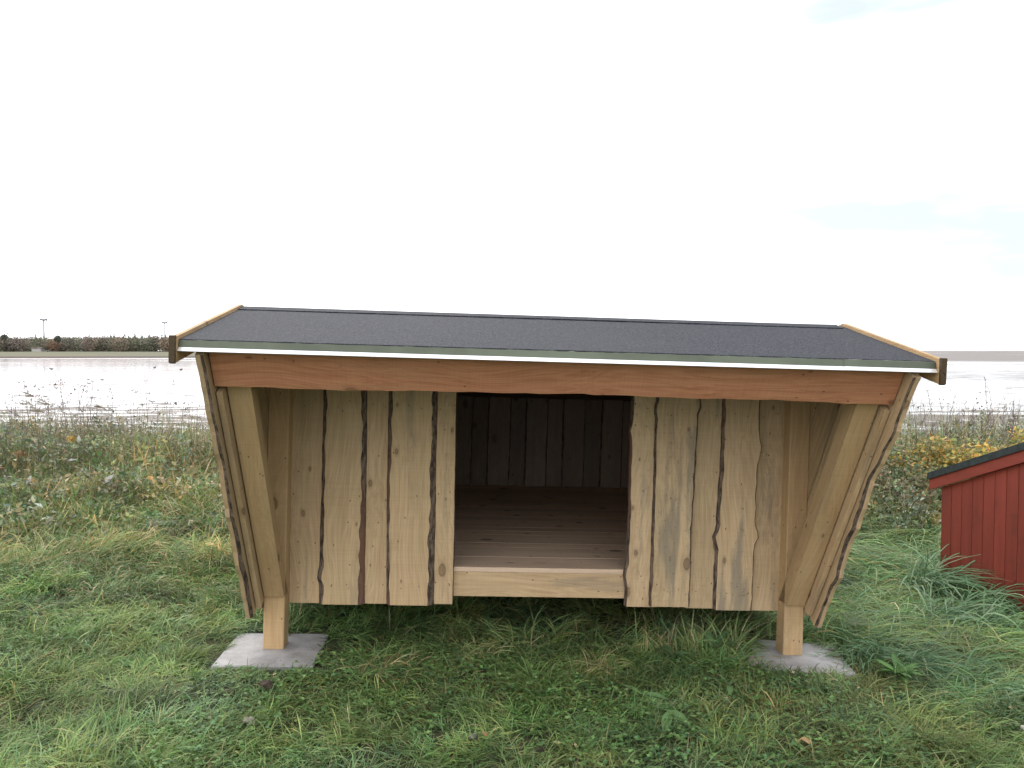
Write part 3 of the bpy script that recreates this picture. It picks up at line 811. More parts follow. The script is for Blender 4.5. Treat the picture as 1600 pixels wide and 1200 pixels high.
def lawn(y0, y1, tuft_density, blades, lmin, lmax, wid, name_parts):
    xr = .66 * y1 + .9
    n = int((y1 - y0) * 2 * xr * tuft_density)
    tx = RNG.uniform(-xr, xr, n); ty = RNG.uniform(y0, y1, n)
    keep = (np.abs(tx) < .66 * ty + .9) & ~in_shed(tx, ty)
    u = under(tx, ty); lx = ty - 3.9
    keep &= ~(u & (RNG.random(n) > np.clip(1.05 - .45 * lx, .12, 1)))
    tx, ty = tx[keep], ty[keep]; n = len(tx)
    # tuft characters
    flow = 2.6 * fld(tx, ty, .55, 3) + RNG.normal(0, .9, n) - .6
    rank = smooth(1.45, 2.1, tx) * smooth(3.1, 3.8, ty)            # long lying grass on the right
    flow = np.where(rank > .4, -.35 + .5 * fld(tx, ty, .5, 8) + RNG.normal(0, .3, n), flow)
    tall = .5 + .5 * fld(tx, ty, .45, 4) ; tall = tall.clip(.15, 1.2)
    rough = smooth(4.6, 5.6, ty) * smooth(-1.2, -2.0, tx)
    hgt = lmin + (lmax - lmin) * tall * RNG.uniform(.6, 1.2, n)
    hgt *= 1 + 1.1 * rank + .5 * rough
    hgt *= np.where(under(tx, ty), 1.0, 1)
    st_f = fld(tx, ty, .35, 5)
    straw = (.03 + .20 * smooth(.25, .9, st_f)) * (1 - .55 * rank) + .16 * rough
    lr = smooth(-1.4, -2.6, tx) * smooth(4.0, 4.8, ty)
    straw = straw + .12 * lr
    hue = fld(tx, ty, .7, 6); hue2 = fld(tx, ty, .22, 7)
    tj = RNG.normal(0, .16, n)
    idx = np.repeat(np.arange(n), blades); N = n * blades
    r = RNG.exponential(.035, N); an = RNG.uniform(0, 6.28, N)
    bx = tx[idx] + r * np.cos(an); by = ty[idx] + r * np.sin(an)
    ok = ~in_slab(bx, by, .0)
    idx, bx, by, an = idx[ok], bx[ok], by[ok], an[ok]; N = len(bx)
    L = hgt[idx] * RNG.uniform(.5, 1.35, N)
    near_slab = in_slab(bx, by, .09); L = np.where(near_slab, L * .75, L)
    az = flow[idx] + RNG.normal(0, .55, N)
    az = np.where(RNG.random(N) < .25, an, az)
    e0 = RNG.uniform(.35, 1.45, N) - .35 * rank[idx]; bend = RNG.uniform(.5, 1.9, N) + .5 * rank[idx]
    c = pickcol(N, straw[idx])
    tc_ = GREEN[(np.abs(hue * 6).astype(int)) % len(GREEN)][idx]
    isg = c[:, 0] < c[:, 1]
    c = np.where(isg[:, None], c * .55 + tc_ * .45, c)
    c *= (1 + .42 * hue2[idx] + .3 * hue[idx] + tj[idx])[:, None].clip(.45, 1.7)
    blue = rank[idx] * (RNG.random(N) < .5)
    c = np.where(isg[:, None] & (blue[:, None] > .3), c * np.array([.88, 1.0, 1.2]), c)
    c = tint(c, bx, by, .38, 6, .45); c = tint(c, bx, by, .13, 7, .35)
    w = wid * RNG.uniform(.6, 1.35, N)
    tip = c * RNG.uniform(1.0, 1.5, (N, 1)); ry = RNG.random(N) < .18; tip = np.where(ry[:, None], c * .4 + np.array([.28, .23, .11]) * .7, tip)
    return ribbons(bx, by, gz(bx, by) - .004, L, w, az, e0, bend, c, tip, 4, RNG.normal(0, .5, N))

parts = [lawn(1.2, 2.5, 110, 22, .05, .16, .004, None),
         lawn(2.5, 3.9, 400, 26, .06, .20, .0034, None),
         lawn(3.9, 5.2, 280, 24, .08, .25, .0042, None),
         lawn(5.2, 7.4, 140, 24, .10, .30, .0055, None),
         lawn(7.4, 10.6, 70, 22, .12, .26, .0085, None)]
V, F, C = join(parts)
tag(np_mesh('grass', V, F, C, M['leaf']), 'short and long green grass with straw blades covering the ground', 'grass', kind='stuff')

# low broad-leaved ground cover (clover, buttercup leaves) in patches
n = 60000
x = RNG.uniform(-4.6, 4.6, n); y = RNG.uniform(2.6, 6.2, n)
f = fld(x, y, .5, 21); bias = .45 * np.exp(-((x - .6) / 1.1) ** 2 - ((y - 3.25) / .5) ** 2) + .3 * np.exp(-((x - 2.3) / 1) ** 2 - ((y - 3.2) / .4) ** 2)
k = (RNG.random(n) < smooth(.15, .9, f + bias) * .75) & ~in_slab(x, y, .01) & ~under(x, y) & ~in_shed(x, y) & (np.abs(x) < .66 * y + .6)
x, y = x[k], y[k]; n = len(x)
P = np.stack([x, y, gz(x, y) + RNG.uniform(.015, .06, n)], -1)
c = pickcol(n, .01, .2, np.array([[.11, .22, .06], [.14, .25, .08], [.10, .20, .08], [.17, .26, .09]]))
parts = []
for kk in range(3):
    parts.append(leaves(P, RNG.uniform(.010, .022, n), RNG.uniform(0, 6.28, n), RNG.uniform(-.1, .5, n), RNG.normal(0, .3, n), c, .75, .2))
V, F, C = join(parts)
tag(np_mesh('clover', V, F, C, M['leaf'], smooth=False), 'patches of small round-leaved clover growing low in the lawn', 'ground cover', kind='stuff')

# ------------------------------------------------------------------ rough meadow on the bank, left and right
def bank_h(x, y):      # typical height of the undergrowth
    y0_ = y; y = y + .75 * fld(x, y, 1.1, 36)
    l = smooth(-1.35, -2.0, x) * (smooth(4.9, 7.4, y) * .34 + .15 * smooth(7.5, 9.5, y))
    r = smooth(1.9, 2.9, x) * (smooth(6.0, 8.0, y) * .34 + smooth(8.8, 9.6, y) * .36)
    y = y0_
    return (l + r) * (.85 + .45 * fld(x, y, .45, 31) + .2 * fld(x, y, 1.3, 32)).clip(.3, 1.5)
def bank_pts(n, ymin=5.0, ymax=10.9, side=0):
    y = RNG.uniform(ymin, ymax, n); xr = .68 * y + .8
    x = RNG.uniform(-1, 1, n) * xr
    k = (np.abs(x) > 1.3) & ~in_shed(x, y) & ~under(x, y)
    if side < 0: k &= x < 0
    if side > 0: k &= x > 0
    return x[k], y[k]
parts = []
# fine dry and green stems, many and tangled
x, y = bank_pts(110000); h = bank_h(x, y); k = RNG.random(len(x)) < smooth(.03, .2, h); x, y, h = x[k], y[k], h[k]; n = len(x)
L = h * RNG.uniform(.5, 1.45, n) + .08
c = pickcol(n, .42, .22, GREEN * .9); c = tint(tint(c, x, y, .45, 1), x, y, .16, 2, .6)
ff = fld(x, y, .9, 33); c *= (1 + .38 * ff)[:, None].clip(.5, 1.5)
parts.append(ribbons(x, y, gz(x, y), L, RNG.uniform(.003, .007, n), RNG.uniform(0, 6.28, n), RNG.uniform(.8, 1.5, n), RNG.uniform(.1, 1.6, n), c, c * RNG.uniform(.9, 1.3, (n, 1)), 4, RNG.normal(0, .8, n)))
# dark upright stems standing in it
x, y = bank_pts(26000); h = bank_h(x, y); k = RNG.random(len(x)) < smooth(.12, .35, h); x, y, h = x[k], y[k], h[k]; n = len(x)
c = np.array([[.13, .10, .075], [.22, .17, .12], [.30, .25, .17], [.09, .08, .05]])[RNG.integers(0, 4, n)] * RNG.uniform(.7, 1.3, (n, 1))
parts.append(ribbons(x, y, gz(x, y), h * RNG.uniform(.8, 1.7, n), RNG.uniform(.003, .006, n), RNG.uniform(0, 6.28, n), RNG.uniform(1.2, 1.6, n), RNG.uniform(-.1, .6, n), c, c, 4, 0.))
# small crumbly seed clusters near the tops
n = 22000; x, y = bank_pts(n); h = bank_h(x, y); k = RNG.random(len(x)) < smooth(.15, .4, h); x, y, h = x[k], y[k], h[k]; n = len(x)
c = np.array([[.12, .09, .07], [.24, .19, .14], [.36, .31, .22]])[RNG.integers(0, 3, n)] * RNG.uniform(.7, 1.3, (n, 1))
parts.append(ribbons(x, y, gz(x, y) + h * RNG.uniform(.6, 1.4, n), RNG.uniform(.02, .05, n), RNG.uniform(.006, .014, n), RNG.uniform(0, 6.28, n), RNG.uniform(-.5, 1.4, n), RNG.uniform(-.5, .5, n), c, c, 4, 0.))
V, F, C = join(parts)
tag(np_mesh('meadow_grass', V, F, C, M['leaf']), 'tangle of dry and green stems of rough meadow on the bank', 'meadow grass', kind='stuff')
# leafy undergrowth
parts = []
x, y = bank_pts(170000); h = bank_h(x, y); ff = fld(x, y, .55, 35)
k = (RNG.random(len(x)) < smooth(.03, .16, h) * smooth(-1.0, .3, ff)); x, y, h = x[k], y[k], h[k]; n = len(x)
z = gz(x, y) + h * RNG.uniform(.05, 1.02, n) ** .8
pal = np.array([[.14, .205, .085], [.19, .235, .10], [.18, .235, .15], [.29, .31, .23], [.10, .155, .08], [.32, .29, .18]])
c = pickcol(n, .12, .22, pal); c = tint(tint(c, x, y, .34, 3), x, y, .12, 4, .8)
pl = (RNG.random(n) < .03) | ((RNG.random(n) < .35) & (PT[patches(x, y, .17, 9), 1] > .96)); c = np.where(pl[:, None], np.array([.42, .46, .40]), c)
parts.append(leaves(np.stack([x, y, z], -1), RNG.choice([.025, .035, .05, .08], n, p=[.3, .35, .25, .1]) * RNG.uniform(.7, 1.3, n), RNG.uniform(0, 6.28, n), RNG.normal(.1, .6, n), RNG.normal(0, .7, n), c, .5, .3))
V, F, C = join(parts)
tag(np_mesh('undergrowth', V, F, C, M['leaf'], smooth=False), 'leafy green and grey-green undergrowth of nettles and brambles on the bank', 'undergrowth', kind='stuff')

# ------------------------------------------------------------------ individual plants
def leaf_cloud(n, rx, ry, rz, size, pal, straw, seed, hollow=.3):
    rr = np.random.default_rng(seed)
    d = rr.normal(0, 1, (n, 3)); d /= np.linalg.norm(d, axis=1)[:, None]; d[:, 2] = np.abs(d[:, 2])
    r = rr.uniform(hollow, 1, n) ** .55
    lump = 1 + .28 * np.sin(d[:, 0] * 5 + seed) * np.cos(d[:, 1] * 4 + seed * 2) + .18 * np.sin(d[:, 2] * 9 + d[:, 0] * 7 + seed)
    P = d * r[:, None] * lump[:, None] * np.array([rx, ry, rz])
    c = pal[rr.integers(0, len(pal), n)] * (1 + rr.normal(0, .2, n))[:, None].clip(.5, 1.5)
    g = np.sin(P[:, 0] / rx * 4 + seed) + np.sin(P[:, 2] / rz * 5 + P[:, 1] / ry * 3)
    c *= (1 + .12 * g)[:, None]
    return leaves(P, rr.uniform(size * .6, size * 1.4, n), rr.uniform(0, 6.28, n), rr.normal(.1, .6, n), rr.normal(0, .7, n), c, .55, .25)
def stems_mesh(n, rx, ry, rz, w, col, seed):
    rr = np.random.default_rng(seed); a = rr.uniform(0, 6.28, n); q = rr.uniform(0, .45, n)
    x = q * rx * np.cos(a); y = q * ry * np.sin(a)
    c = np.tile(np.array(col), (n, 1)) * rr.uniform(.7, 1.4, (n, 1))
    return ribbons(x, y, np.full(n, -.05), rz * rr.uniform(.7, 1.2, n), np.full(n, w), a, rr.uniform(.9, 1.5, n), rr.uniform(0, .9, n), c, c, 4, 0., zclip=False)
YEL = np.array([[.56, .40, .09], [.48, .37, .10], [.56, .34, .08], [.40, .36, .12], [.26, .30, .10], [.50, .28, .08], [.36, .33, .15], [.22, .26, .10]])
GRB = np.array([[.15, .22, .09], [.20, .25, .12], [.12, .18, .09], [.26, .24, .15], [.26, .15, .10]])
def bush(name, loc, rx, ry, rz, n, size, pal, label, cat, seed, group=None):
    o = empty(name, (loc[0], loc[1], float(gz(loc[0], loc[1]))))
    V, F, C = leaf_cloud(n, rx, ry, rz, size, pal, 0, seed)
    np_mesh('leaves', V, F, C, M['leaf'], o, smooth=False)
    V, F, C = stems_mesh(60, rx, ry, rz, .006, (.12, .08, .05), seed)
    np_mesh('stems', V, F, C, M['dry'], o)
    tag(o, label, cat, group)
G = 'yellow autumn bushes behind the red shed'
bush('rose_bush', (4.70, 8.3), .85, .5, .54, 8500, .05, YEL, 'yellow and orange leaved bush right above the corner of the red shed roof', 'bush', 1, G)
bush('rose_bush', (5.65, 8.4), .60, .5, .62, 6000, .05, YEL, 'rightmost yellow bush, cut by the right edge of the picture', 'bush', 2, G)
bush('rose_bush', (3.95, 8.6), .40, .4, .48, 2600, .045, np.concatenate([YEL, GRB]), 'small yellow-green bush between the shelter and the larger yellow bushes', 'bush', 3, G)
bush('bramble_bush', (3.75, 7.9), .60, .5, .46, 3600, .04, GRB, 'dark green bramble bush behind the gap between shelter and shed', 'bush', 4)
bush('willow_bush', (6.0, 10.3), .32, .3, .80, 1300, .035, np.array([[.11, .15, .05], [.14, .16, .07]]), 'small rounded olive-green bush standing above the yellow ones against the mudflat', 'bush', 5)

# dried weed stalks with dark seed heads
def stalk_mesh(seed, h, kind):
    rs = random.Random(seed); mb = MB()
    lean = rs.uniform(-.12, .12); ln2 = rs.uniform(-.12, .12)
    top = lambda t: Vector((lean * t * t * h, ln2 * t * t * h, t * h))
    mb.tube([top(i / 5) for i in range(6)], [.0045, .004, .0035, .003, .0025, .0018], 4)
    if kind == 0:       # branching with clustered heads
        for b in range(rs.randint(5, 8)):
            t = rs.uniform(.55, .98); a = rs.uniform(0, 6.28); l = rs.uniform(.05, .15) * (1.3 - t * .5)
            p0 = top(t); p1 = p0 + Vector((math.cos(a) * l, math.sin(a) * l, l * rs.uniform(.7, 1.3)))
            mb.tube([p0, (p0 + p1) / 2 + Vector((math.cos(a), math.sin(a), 0)) * l * .12, p1], [.002, .0017, .0014], 3)
            for _ in range(rs.randint(3, 6)):
                c = p1 + Vector((rs.uniform(-.022, .022), rs.uniform(-.022, .022), rs.uniform(-.008, .016)))
                r_ = rs.uniform(.0045, .0085)
                vs = [c + Vector(v) * r_ for v in ((1, 0, 0), (0, 1, 0), (-1, 0, 0), (0, -1, 0), (0, 0, 1), (0, 0, -1))]
                mb.add(vs, [(0, 1, 4), (1, 2, 4), (2, 3, 4), (3, 0, 4), (1, 0, 5), (2, 1, 5), (3, 2, 5), (0, 3, 5)], 0, None, .6)
    else:               # spire with many short side shoots
        for b in range(26):
            t = rs.uniform(.35, 1); a = rs.uniform(0, 6.28); l = rs.uniform(.02, .07) * (1.35 - t)+.01
            p0 = top(t); p1 = p0 + Vector((math.cos(a) * l * .7, math.sin(a) * l * .7, l))
            mb.tube([p0, p1], [.0018, .003], 3)
    me_o = mb.build('dried_weed_stalk', M['stalk'])
    return me_o
m = NT('dry_brown_stalk'); f = m.noise(m.attr('pc'), 12, 3)
c = m.mix(f, (.10, .08, .065), (.20, .155, .12)); tn = m.new('ShaderNodeVectorMath', operation='SCALE'); m.l.new(c, tn.inputs[0]); m.l.new(m.attr('tone', 'Fac'), tn.inputs['Scale'])
m.l.new(tn.outputs[0], m.b.inputs['Base Color']); m.b.inputs['Roughness'].default_value = .9; M['stalk'] = m.mat
protos = [stalk_mesh(1, .86, 0), stalk_mesh(2, .92, 0), stalk_mesh(3, .78, 0), stalk_mesh(4, .95, 1), stalk_mesh(5, .85, 1), stalk_mesh(8, .80, 0)]
def place_stalks(pxs, side, kinds, label, group, hs):
    rs = random.Random(side + 40)
    for i, px in enumerate(pxs):
        src = protos[rs.choice(kinds)]
        used.add(src.name) if src.name not in used else None
        o = src.copy(); COL.objects.link(o)
        d = rs.uniform(8.8, 10.0); X_ = (px - 800) / 1256 * d
        o.location = (X_, d, float(gz(X_, d)) - .02); o.rotation_euler = (rs.uniform(-.06, .06), rs.uniform(-.08, .08), rs.uniform(0, 6.28))
        s_ = 1.1 * hs[i % len(hs)] * rs.uniform(.92, 1.08); o.scale = (1, 1, s_)
        tag(o, label, 'dried weed', group)
used = set()
place_stalks([8, 22, 34, 47, 55, 70, 74, 86, 98, 103, 112, 118, 124, 131, 136, 143, 150, 168, 187, 205, 218, 232, 246, 262, 281, 296], -1, [0, 1, 2, 5],
             'dry brown weed stalk with dark seed heads against the mudflat, left of the shelter', 'dried weed stalks left of the shelter', [.9, .8, 1.05, 1.1, .85, .95])
place_stalks([1440, 1452, 1463, 1474, 1486, 1497, 1503, 1512, 1524, 1535, 1546, 1552, 1558, 1564, 1571, 1578, 1586, 1592, 1598], 1, [3, 4, 3, 0],
             'thin dry weed spire against the mudflat, right of the shelter', 'dried weed spires right of the shelter', [1.0, .85, 1.1, .95])
for p_ in protos:
    bpy.data.objects.remove(p_)

# reeds with drooping plumes bent to the left
def reed(base, tipx, h, seed, label):
    rs = random.Random(seed); mb = MB()
    pts = []
    for i in range(9):
        t = i / 8; pts.append((tipx * t ** 1.7, 0, h * (t - .12 * t ** 3)))
    mb.tube(pts, [.005 * (1 - .6 * i / 8) for i in range(9)], 4)
    for k in range(26):
        t = rs.uniform(.74, 1.0); i = t * 8; a = pts[int(min(7, i))]
        p0 = Vector(a); l = rs.uniform(.10, .24)
        d = Vector((tipx, rs.uniform(-.15, .15), h * rs.uniform(.05, .5) * (1 if tipx else 1))).normalized()
        d = Vector((math.copysign(1, tipx), rs.uniform(-.25, .25), rs.uniform(-.05, .45))).normalized()
        mb.tube([p0, p0 + d * l * .5 + Vector((0, 0, .006)), p0 + d * l], [.0022, .0032, .0010], 3)
    o = mb.build('reed', M['reed']); o.location = (base[0], base[1], float(gz(*base)) - .02)
    tag(o, label, 'reed', 'reeds leaning left above the bank')
M['reed'] = simple('dry_reed', (.24, .20, .15), .85, 0, 20, .3)
reed((-4.72, 9.3), -1.02, .97, 1, 'largest bent reed whose plume leans left over the mudflat')
reed((-5.0, 9.2), -.62, .84, 2, 'short reed leaning left, left of the largest bent reed')
reed((-4.42, 9.4), -.42, .80, 3, 'thin reed leaning left, closest to the shelter')

# leafy plants in the lawn
def rosette(loc, n, size, col, label, name='dock_plant', aspect=.34, up=.4, seed=0, spread=1.0, group=None, az=None):
    rr = np.random.default_rng(seed)
    zed = float(gz(*loc))
    o_mb = []
    az_ = np.linspace(0, 6.28, n, endpoint=False) + rr.normal(0, .35, n) if az is None else np.array(az)
    for i in range(n):
        L = size * rr.uniform(.7, 1.15); w = L * aspect; seg = 7
        e0 = up + rr.uniform(-.1, .25); bend = rr.uniform(.5, 1.0)
        c = np.array([col]) * rr.uniform(.8, 1.2)
        V, F, C = ribbons(np.array([0.]), np.array([0.]), np.array([.02]), np.array([L]), np.array([w]), np.array([az_[i]]), np.array([e0]), np.array([bend]), c, c * 1.1, seg, 0., np.array([rr.normal(0, .25)]), zclip=False)
        # broaden in the middle like a real leaf
        Q = V.reshape(seg + 1, 2, 3); mid = Q.mean(1, keepdims=True); t = np.linspace(0, 1, seg + 1)
        prof = (np.sin(np.pi * np.clip(t * .93 + .04, 0, 1)) ** .75); cur = np.interp(t, [0, .3, .6, .85, 1], [.75, 1, .9, .5, .1])
        Q = mid + (Q - mid) * (prof / cur)[:, None, None]
        # three columns so the leaf folds on its midrib
        M3 = np.concatenate([Q[:, :1], mid - np.array([0, 0, .10 * w]), Q[:, 1:]], 1).reshape(-1, 3)
        Fq = []
        for s_ in range(seg):
            for k_ in range(2): Fq.append((s_ * 3 + k_, s_ * 3 + k_ + 1, s_ * 3 + k_ + 4, s_ * 3 + k_ + 3))
        o_mb.append((M3, np.array(Fq), np.tile(c * 1.0, (len(M3), 1)) * (1 + .15 * (np.arange(len(M3)) % 3 == 1))[:, None]))
    V, F, C = join(o_mb)
    o = np_mesh(name, V, F, C, M['leaf']); o.location = (loc[0], loc[1], zed + .02)
    tag(o, label, 'plant', group)
LG = (.14, .25, .095)
rosette((.56, 3.42), 4, .13, LG, 'broad pale green dock leaves lying in the lawn before the doorway', seed=1, az=[2.3, -.3, -.9, 1.2], up=.15)
rosette((.64, 3.22), 3, .13, LG, 'single cluster of long dock leaves nearest the camera in the middle of the lawn', seed=2, az=[-.7, 2.0, -1.9], up=.12)
rosette((.97, 3.53), 4, .10, LG, 'small dock plant in the lawn right of the doorway', seed=3, up=.5)
rosette((1.80, 3.68), 26, .12, (.10, .21, .055), 'bright green toothed leafy plant beside the right concrete slab', 'leafy_plant', .22, .65, 4)
rosette((.78, 3.86), 6, .12, (.08, .15, .06), 'dark broad-leaved plant in the shade under the right plank wall', 'dock_plant', .34, .5, 5)
rosette((1.0, 3.95), 5, .15, (.08, .15, .06), 'tall broad-leaved plant growing under the right end of the shelter', 'dock_plant', .30, .9, 6)
rosette((-3.5, 3.75), 5, .12, (.10, .19, .08), 'pale green broad-leaved plant at the left of the lawn', 'dock_plant', .34, .5, 7)

# tussocks of long arching blades
def tussock(loc, n, L, W, az, spread, palette, label, name='grass_tussock', e=(.5, 1.35), r=.12, group=None):
    rr = np.random.default_rng(int(abs(loc[0] * 100)))
    a = rr.uniform(0, 6.28, n); q = rr.uniform(0, 1, n) ** .7 * r
    bx = q * np.cos(a); by = q * np.sin(a)
    A = az + rr.normal(0, spread, n)
    c = palette[rr.integers(0, len(palette), n)] * rr.uniform(.75, 1.3, (n, 1))
    z0 = float(gz(*loc))
    V, F, C = ribbons(bx + loc[0], by + loc[1], gz(bx + loc[0], by + loc[1]), L * rr.uniform(.5, 1.2, n), W * rr.uniform(.7, 1.3, n), A, rr.uniform(e[0], e[1], n), rr.uniform(1.0, 2.3, n), c, c * 1.25, 6, rr.normal(0, .35, n))
    V = V - np.array([loc[0], loc[1], z0])
    o = np_mesh(name, V, F, C, M['leaf']); o.location = (loc[0], loc[1], z0)
    tag(o, label, 'grass tussock', group)
BLU = np.array([[.10, .19, .09], [.13, .23, .11], [.16, .25, .13], [.08, .16, .07]])
tussock((2.78, 5.40), 420, .55, .008, -.35, 1.0, BLU, 'tall blue-green grass tussock arching in front of the red shed wall')
tussock((3.05, 5.15), 160, .40, .008, -.6, .9, BLU, 'smaller blue-green grass tussock at the foot of the red shed')
tussock((1.86, 3.97), 520, .26, .006, -1.6, .9, BLU, 'blue-green grass tussock drooping over the right concrete slab', r=.2)
tussock((2.25, 3.55), 300, .24, .006, -1.2, .8, BLU, 'flattened grass tussock in the lawn right of the leafy plant', r=.22)
tussock((2.65, 4.7), 320, .40, .007, -.3, .9, BLU, 'lying grass tussock between the shelter and the red shed', r=.25)
tussock((-.58, 3.62), 200, .20, .005, -.3, 1.3, np.concatenate([GREEN, STRAW]), 'low grass tussock in the lawn under the left plank wall', r=.12)
ST = STRAW * .95
tussock((.42, 3.72), 90, .22, .0026, -1.6, 1.6, ST, 'straw-coloured dry grass tuft below the doorway', 'dry_grass_tuft', (.9, 1.5), .08)
tussock((-.18, 3.80), 50, .20, .0026, 1.0, 1.9, ST, 'thin pale dry grass tuft under the left edge of the doorway', 'dry_grass_tuft', (.9, 1.5), .10)

# leaves, clods, stones lying in the grass
def fallen_leaf(loc, size, col, rz, label, upright=0.0):
    n = 9; mb = MB(); rs = random.Random(int(loc[0] * 100)); vs = [Vector((0, 0, 0))]
    ring = []
    for i in range(14):
        a = 6.2832 * i / 14; r_ = size * (.42 + .13 * math.cos(a) + .07 * math.cos(3 * a) + rs.uniform(-.05, .05))
        ring.append(Vector((r_ * math.cos(a) * 1.25, r_ * math.sin(a) * .8, size * (.18 * math.sin(2 * a) + rs.uniform(0, .10)))))
    vs += ring; N = len(vs)
    fs = [(0, 1 + i, 1 + (i + 1) % 14) for i in range(14)]
    vs += [v - Vector((0, 0, .0012)) for v in vs]
    fs += [tuple(N + i for i in reversed(f)) for f in fs]
    fs += [(1 + i, N + 1 + i, N + 1 + (i + 1) % 14, 1 + (i + 1) % 14) for i in range(14)]
    mb.add(vs, fs, 0)
    mt = simple('dead_leaf', col, .7, 0, 40, .3)
    o = mb.build('fallen_leaf', mt)
    o.location = (loc[0], loc[1], float(gz(loc[0], loc[1])) + loc[2]); o.rotation_euler = (upright, .2, rz)
    tag(o, label, 'leaf')
def clod(loc, size, col, label, name='earth_clod', cat='clod of earth'):
    rs = random.Random(int(loc[0] * 1000)); mb = MB(); nu, nv = 12, 7; vs = []; fs = []
    ph = [rs.uniform(0, 6.28) for _ in range(6)]
    for j in range(nv + 1):
        th = math.pi * j / nv
        for i in range(nu):
            a = 6.2832 * i / nu
            r_ = size * (.8 + .14 * math.sin(2 * a + ph[0]) + .12 * math.sin(3 * th + ph[1] + a) + rs.uniform(-.07, .07))
            vs.append((r_ * math.sin(th) * math.cos(a), r_ * math.sin(th) * math.sin(a) * .8, r_ * math.cos(th) * .6))
    for j in range(nv):
        for i in range(nu): fs.append((j * nu + i, j * nu + (i + 1) % nu, (j + 1) * nu + (i + 1) % nu, (j + 1) * nu + i)[::-1])
    mb.add(vs, fs, 0)
    o = mb.build(name, simple(name + '_mat', col, .95, 0, 25, .4, .2, .004), smooth=(name != 'earth_clod'))
    o.location = (loc[0], loc[1], float(gz(loc[0], loc[1])) + loc[2]); o.rotation_euler = (0, 0, rs.uniform(0, 6))
    tag(o, label, cat)
fallen_leaf((-4.55, 8.25, .36), .13, (.42, .25, .04), 1.2, 'large yellow leaf standing in the weeds left of the shelter', 1.2)
fallen_leaf((-4.95, 8.0, .24), .12, (.38, .20, .07), .5, 'curled orange-brown leaf in the weeds at the far left', 1.0)
fallen_leaf((-3.2, 7.0, .24), .075, (.42, .20, .04), .2, 'narrow orange leaf lying in the weeds nearest the shelter')
fallen_leaf((1.1, 2.98, .05), .05, (.36, .24, .11), .4, 'tan fallen leaf at the bottom of the lawn, right of the middle')
fallen_leaf((-.10, 3.03, .05), .035, (.30, .16, .08), 2.0, 'small russet leaf at the bottom of the lawn, near the middle')
clod((-1.05, 3.38, .045), .035, (.085, .065, .05), 'brown earth clod in the lawn in front of the left slab')
clod((1.30, 3.32, .035), .035, (.10, .065, .05), 'brown earth clod in the lawn in front of the right slab')
clod((-.15, 3.05, .03), .028, (.12, .11, .09), 'grey-brown earth clod at the bottom edge of the lawn')
clod((-1.02, 3.06, .035), .030, (.28, .25, .20), 'pale clod in the lawn at the bottom left')
clod((1.17, 3.86, .015), .05, (.20, .17, .14), 'grey stone against the left edge of the right slab', 'stone', 'stone')
clod((2.05, 3.14, .04), .030, (.45, .42, .36), 'pale stone in the short grass at the bottom right', 'stone', 'stone')

# ------------------------------------------------------------------ the far shore
def hill(x, y): return float(np.interp(y - (318 + 5 * math.sin(x * .035) + 9 * math.sin(x * .011 + 1)), [0, 1.5, 6, 30, 70, 100, 400], [-1.3, -.75, -.5, .1, .9, 1.2, 1.6]))
WD = np.array([[.15, .155, .10], [.18, .155, .125], [.16, .165, .10], [.21, .15, .115], [.13, .14, .11], [.21, .175, .12], [.17, .155, .14]])
parts = []
rr = np.random.default_rng(77)
nt = 1000
for i in range(nt):
    X_ = rr.uniform(-640, -60) * .75 - 40; d = rr.uniform(400, 470)
    h = rr.uniform(6.8, 8.6) + 1.0 * math.sin(X_ * .03) * .5 + (d - 400) * .012
    w = rr.uniform(3.0, 5.5); n = 240
    u = rr.normal(0, 1, (n, 3)); u /= np.linalg.norm(u, axis=1)[:, None]; u *= rr.uniform(.45, 1, (n, 1)) ** .5
    P = u * np.array([w, w, h * .5]) * rr.uniform(.8, 1.1, (n, 1)) + np.array([X_, d, .8 + h * .5])
    base = WD[rr.integers(0, len(WD))]
    if rr.random() < .06: base = np.array([.27, .15, .09])
    c = base[None, :] * (1 + rr.normal(0, .13, n))[:, None].clip(.4, 1.7)
    parts.append(leaves(P, rr.uniform(.5, 1.1, n), rr.uniform(0, 6.28, n), rr.normal(.1, .6, n), rr.normal(0, .7, n), c, .8, .2))
V, F, C = join(parts)
tag(np_mesh('woodland', V, F, C, M['leaf'], smooth=False), 'long band of brown and green autumn woodland on the far shore', 'woodland', kind='stuff')
m = NT('trunk_bark'); m.b.inputs['Base Color'].default_value = (.06, .045, .035, 1); m.b.inputs['Roughness'].default_value = .9; M['trunk'] = m.mat
def conifer(px, ytop, rad, seed, label):
    d = 430; X_ = (px - 800) / 1256 * d; zt = 1.6 + (548 - ytop) * d / 1256; z0 = 1.1; H = zt - z0
    o = empty('conifer', (X_, d, z0)); mb = MB(); mb.tube([(0, 0, 0), (0, 0, H * .95)], [.22, .04], 6); mb.build('trunk', M['trunk'], o)
    rr = np.random.default_rng(seed); n = 420; t = rr.uniform(.2, 1, n); a = rr.uniform(0, 6.28, n); tier = .75 + .25 * np.sin(t * 40)
    r_ = rad * (1.02 - t) * tier * rr.uniform(.3, 1, n) ** .5
    P = np.stack([r_ * np.cos(a), r_ * np.sin(a), t * H], -1)
    c = np.array([[.085, .105, .08]]) * rr.uniform(.6, 1.5, (n, 1))
    V, F, C = leaves(P, rr.uniform(.35, .8, n), a, rr.normal(-.2, .3, n), rr.normal(0, .4, n), c, .5, .2)
    np_mesh('crown', V, F, C, M['leaf'], o, smooth=False)
    tag(o, label, 'conifer tree', 'conifers rising above the far wood')
lab = 'dark pointed conifer above the far wood, in the row between the two wind turbines'
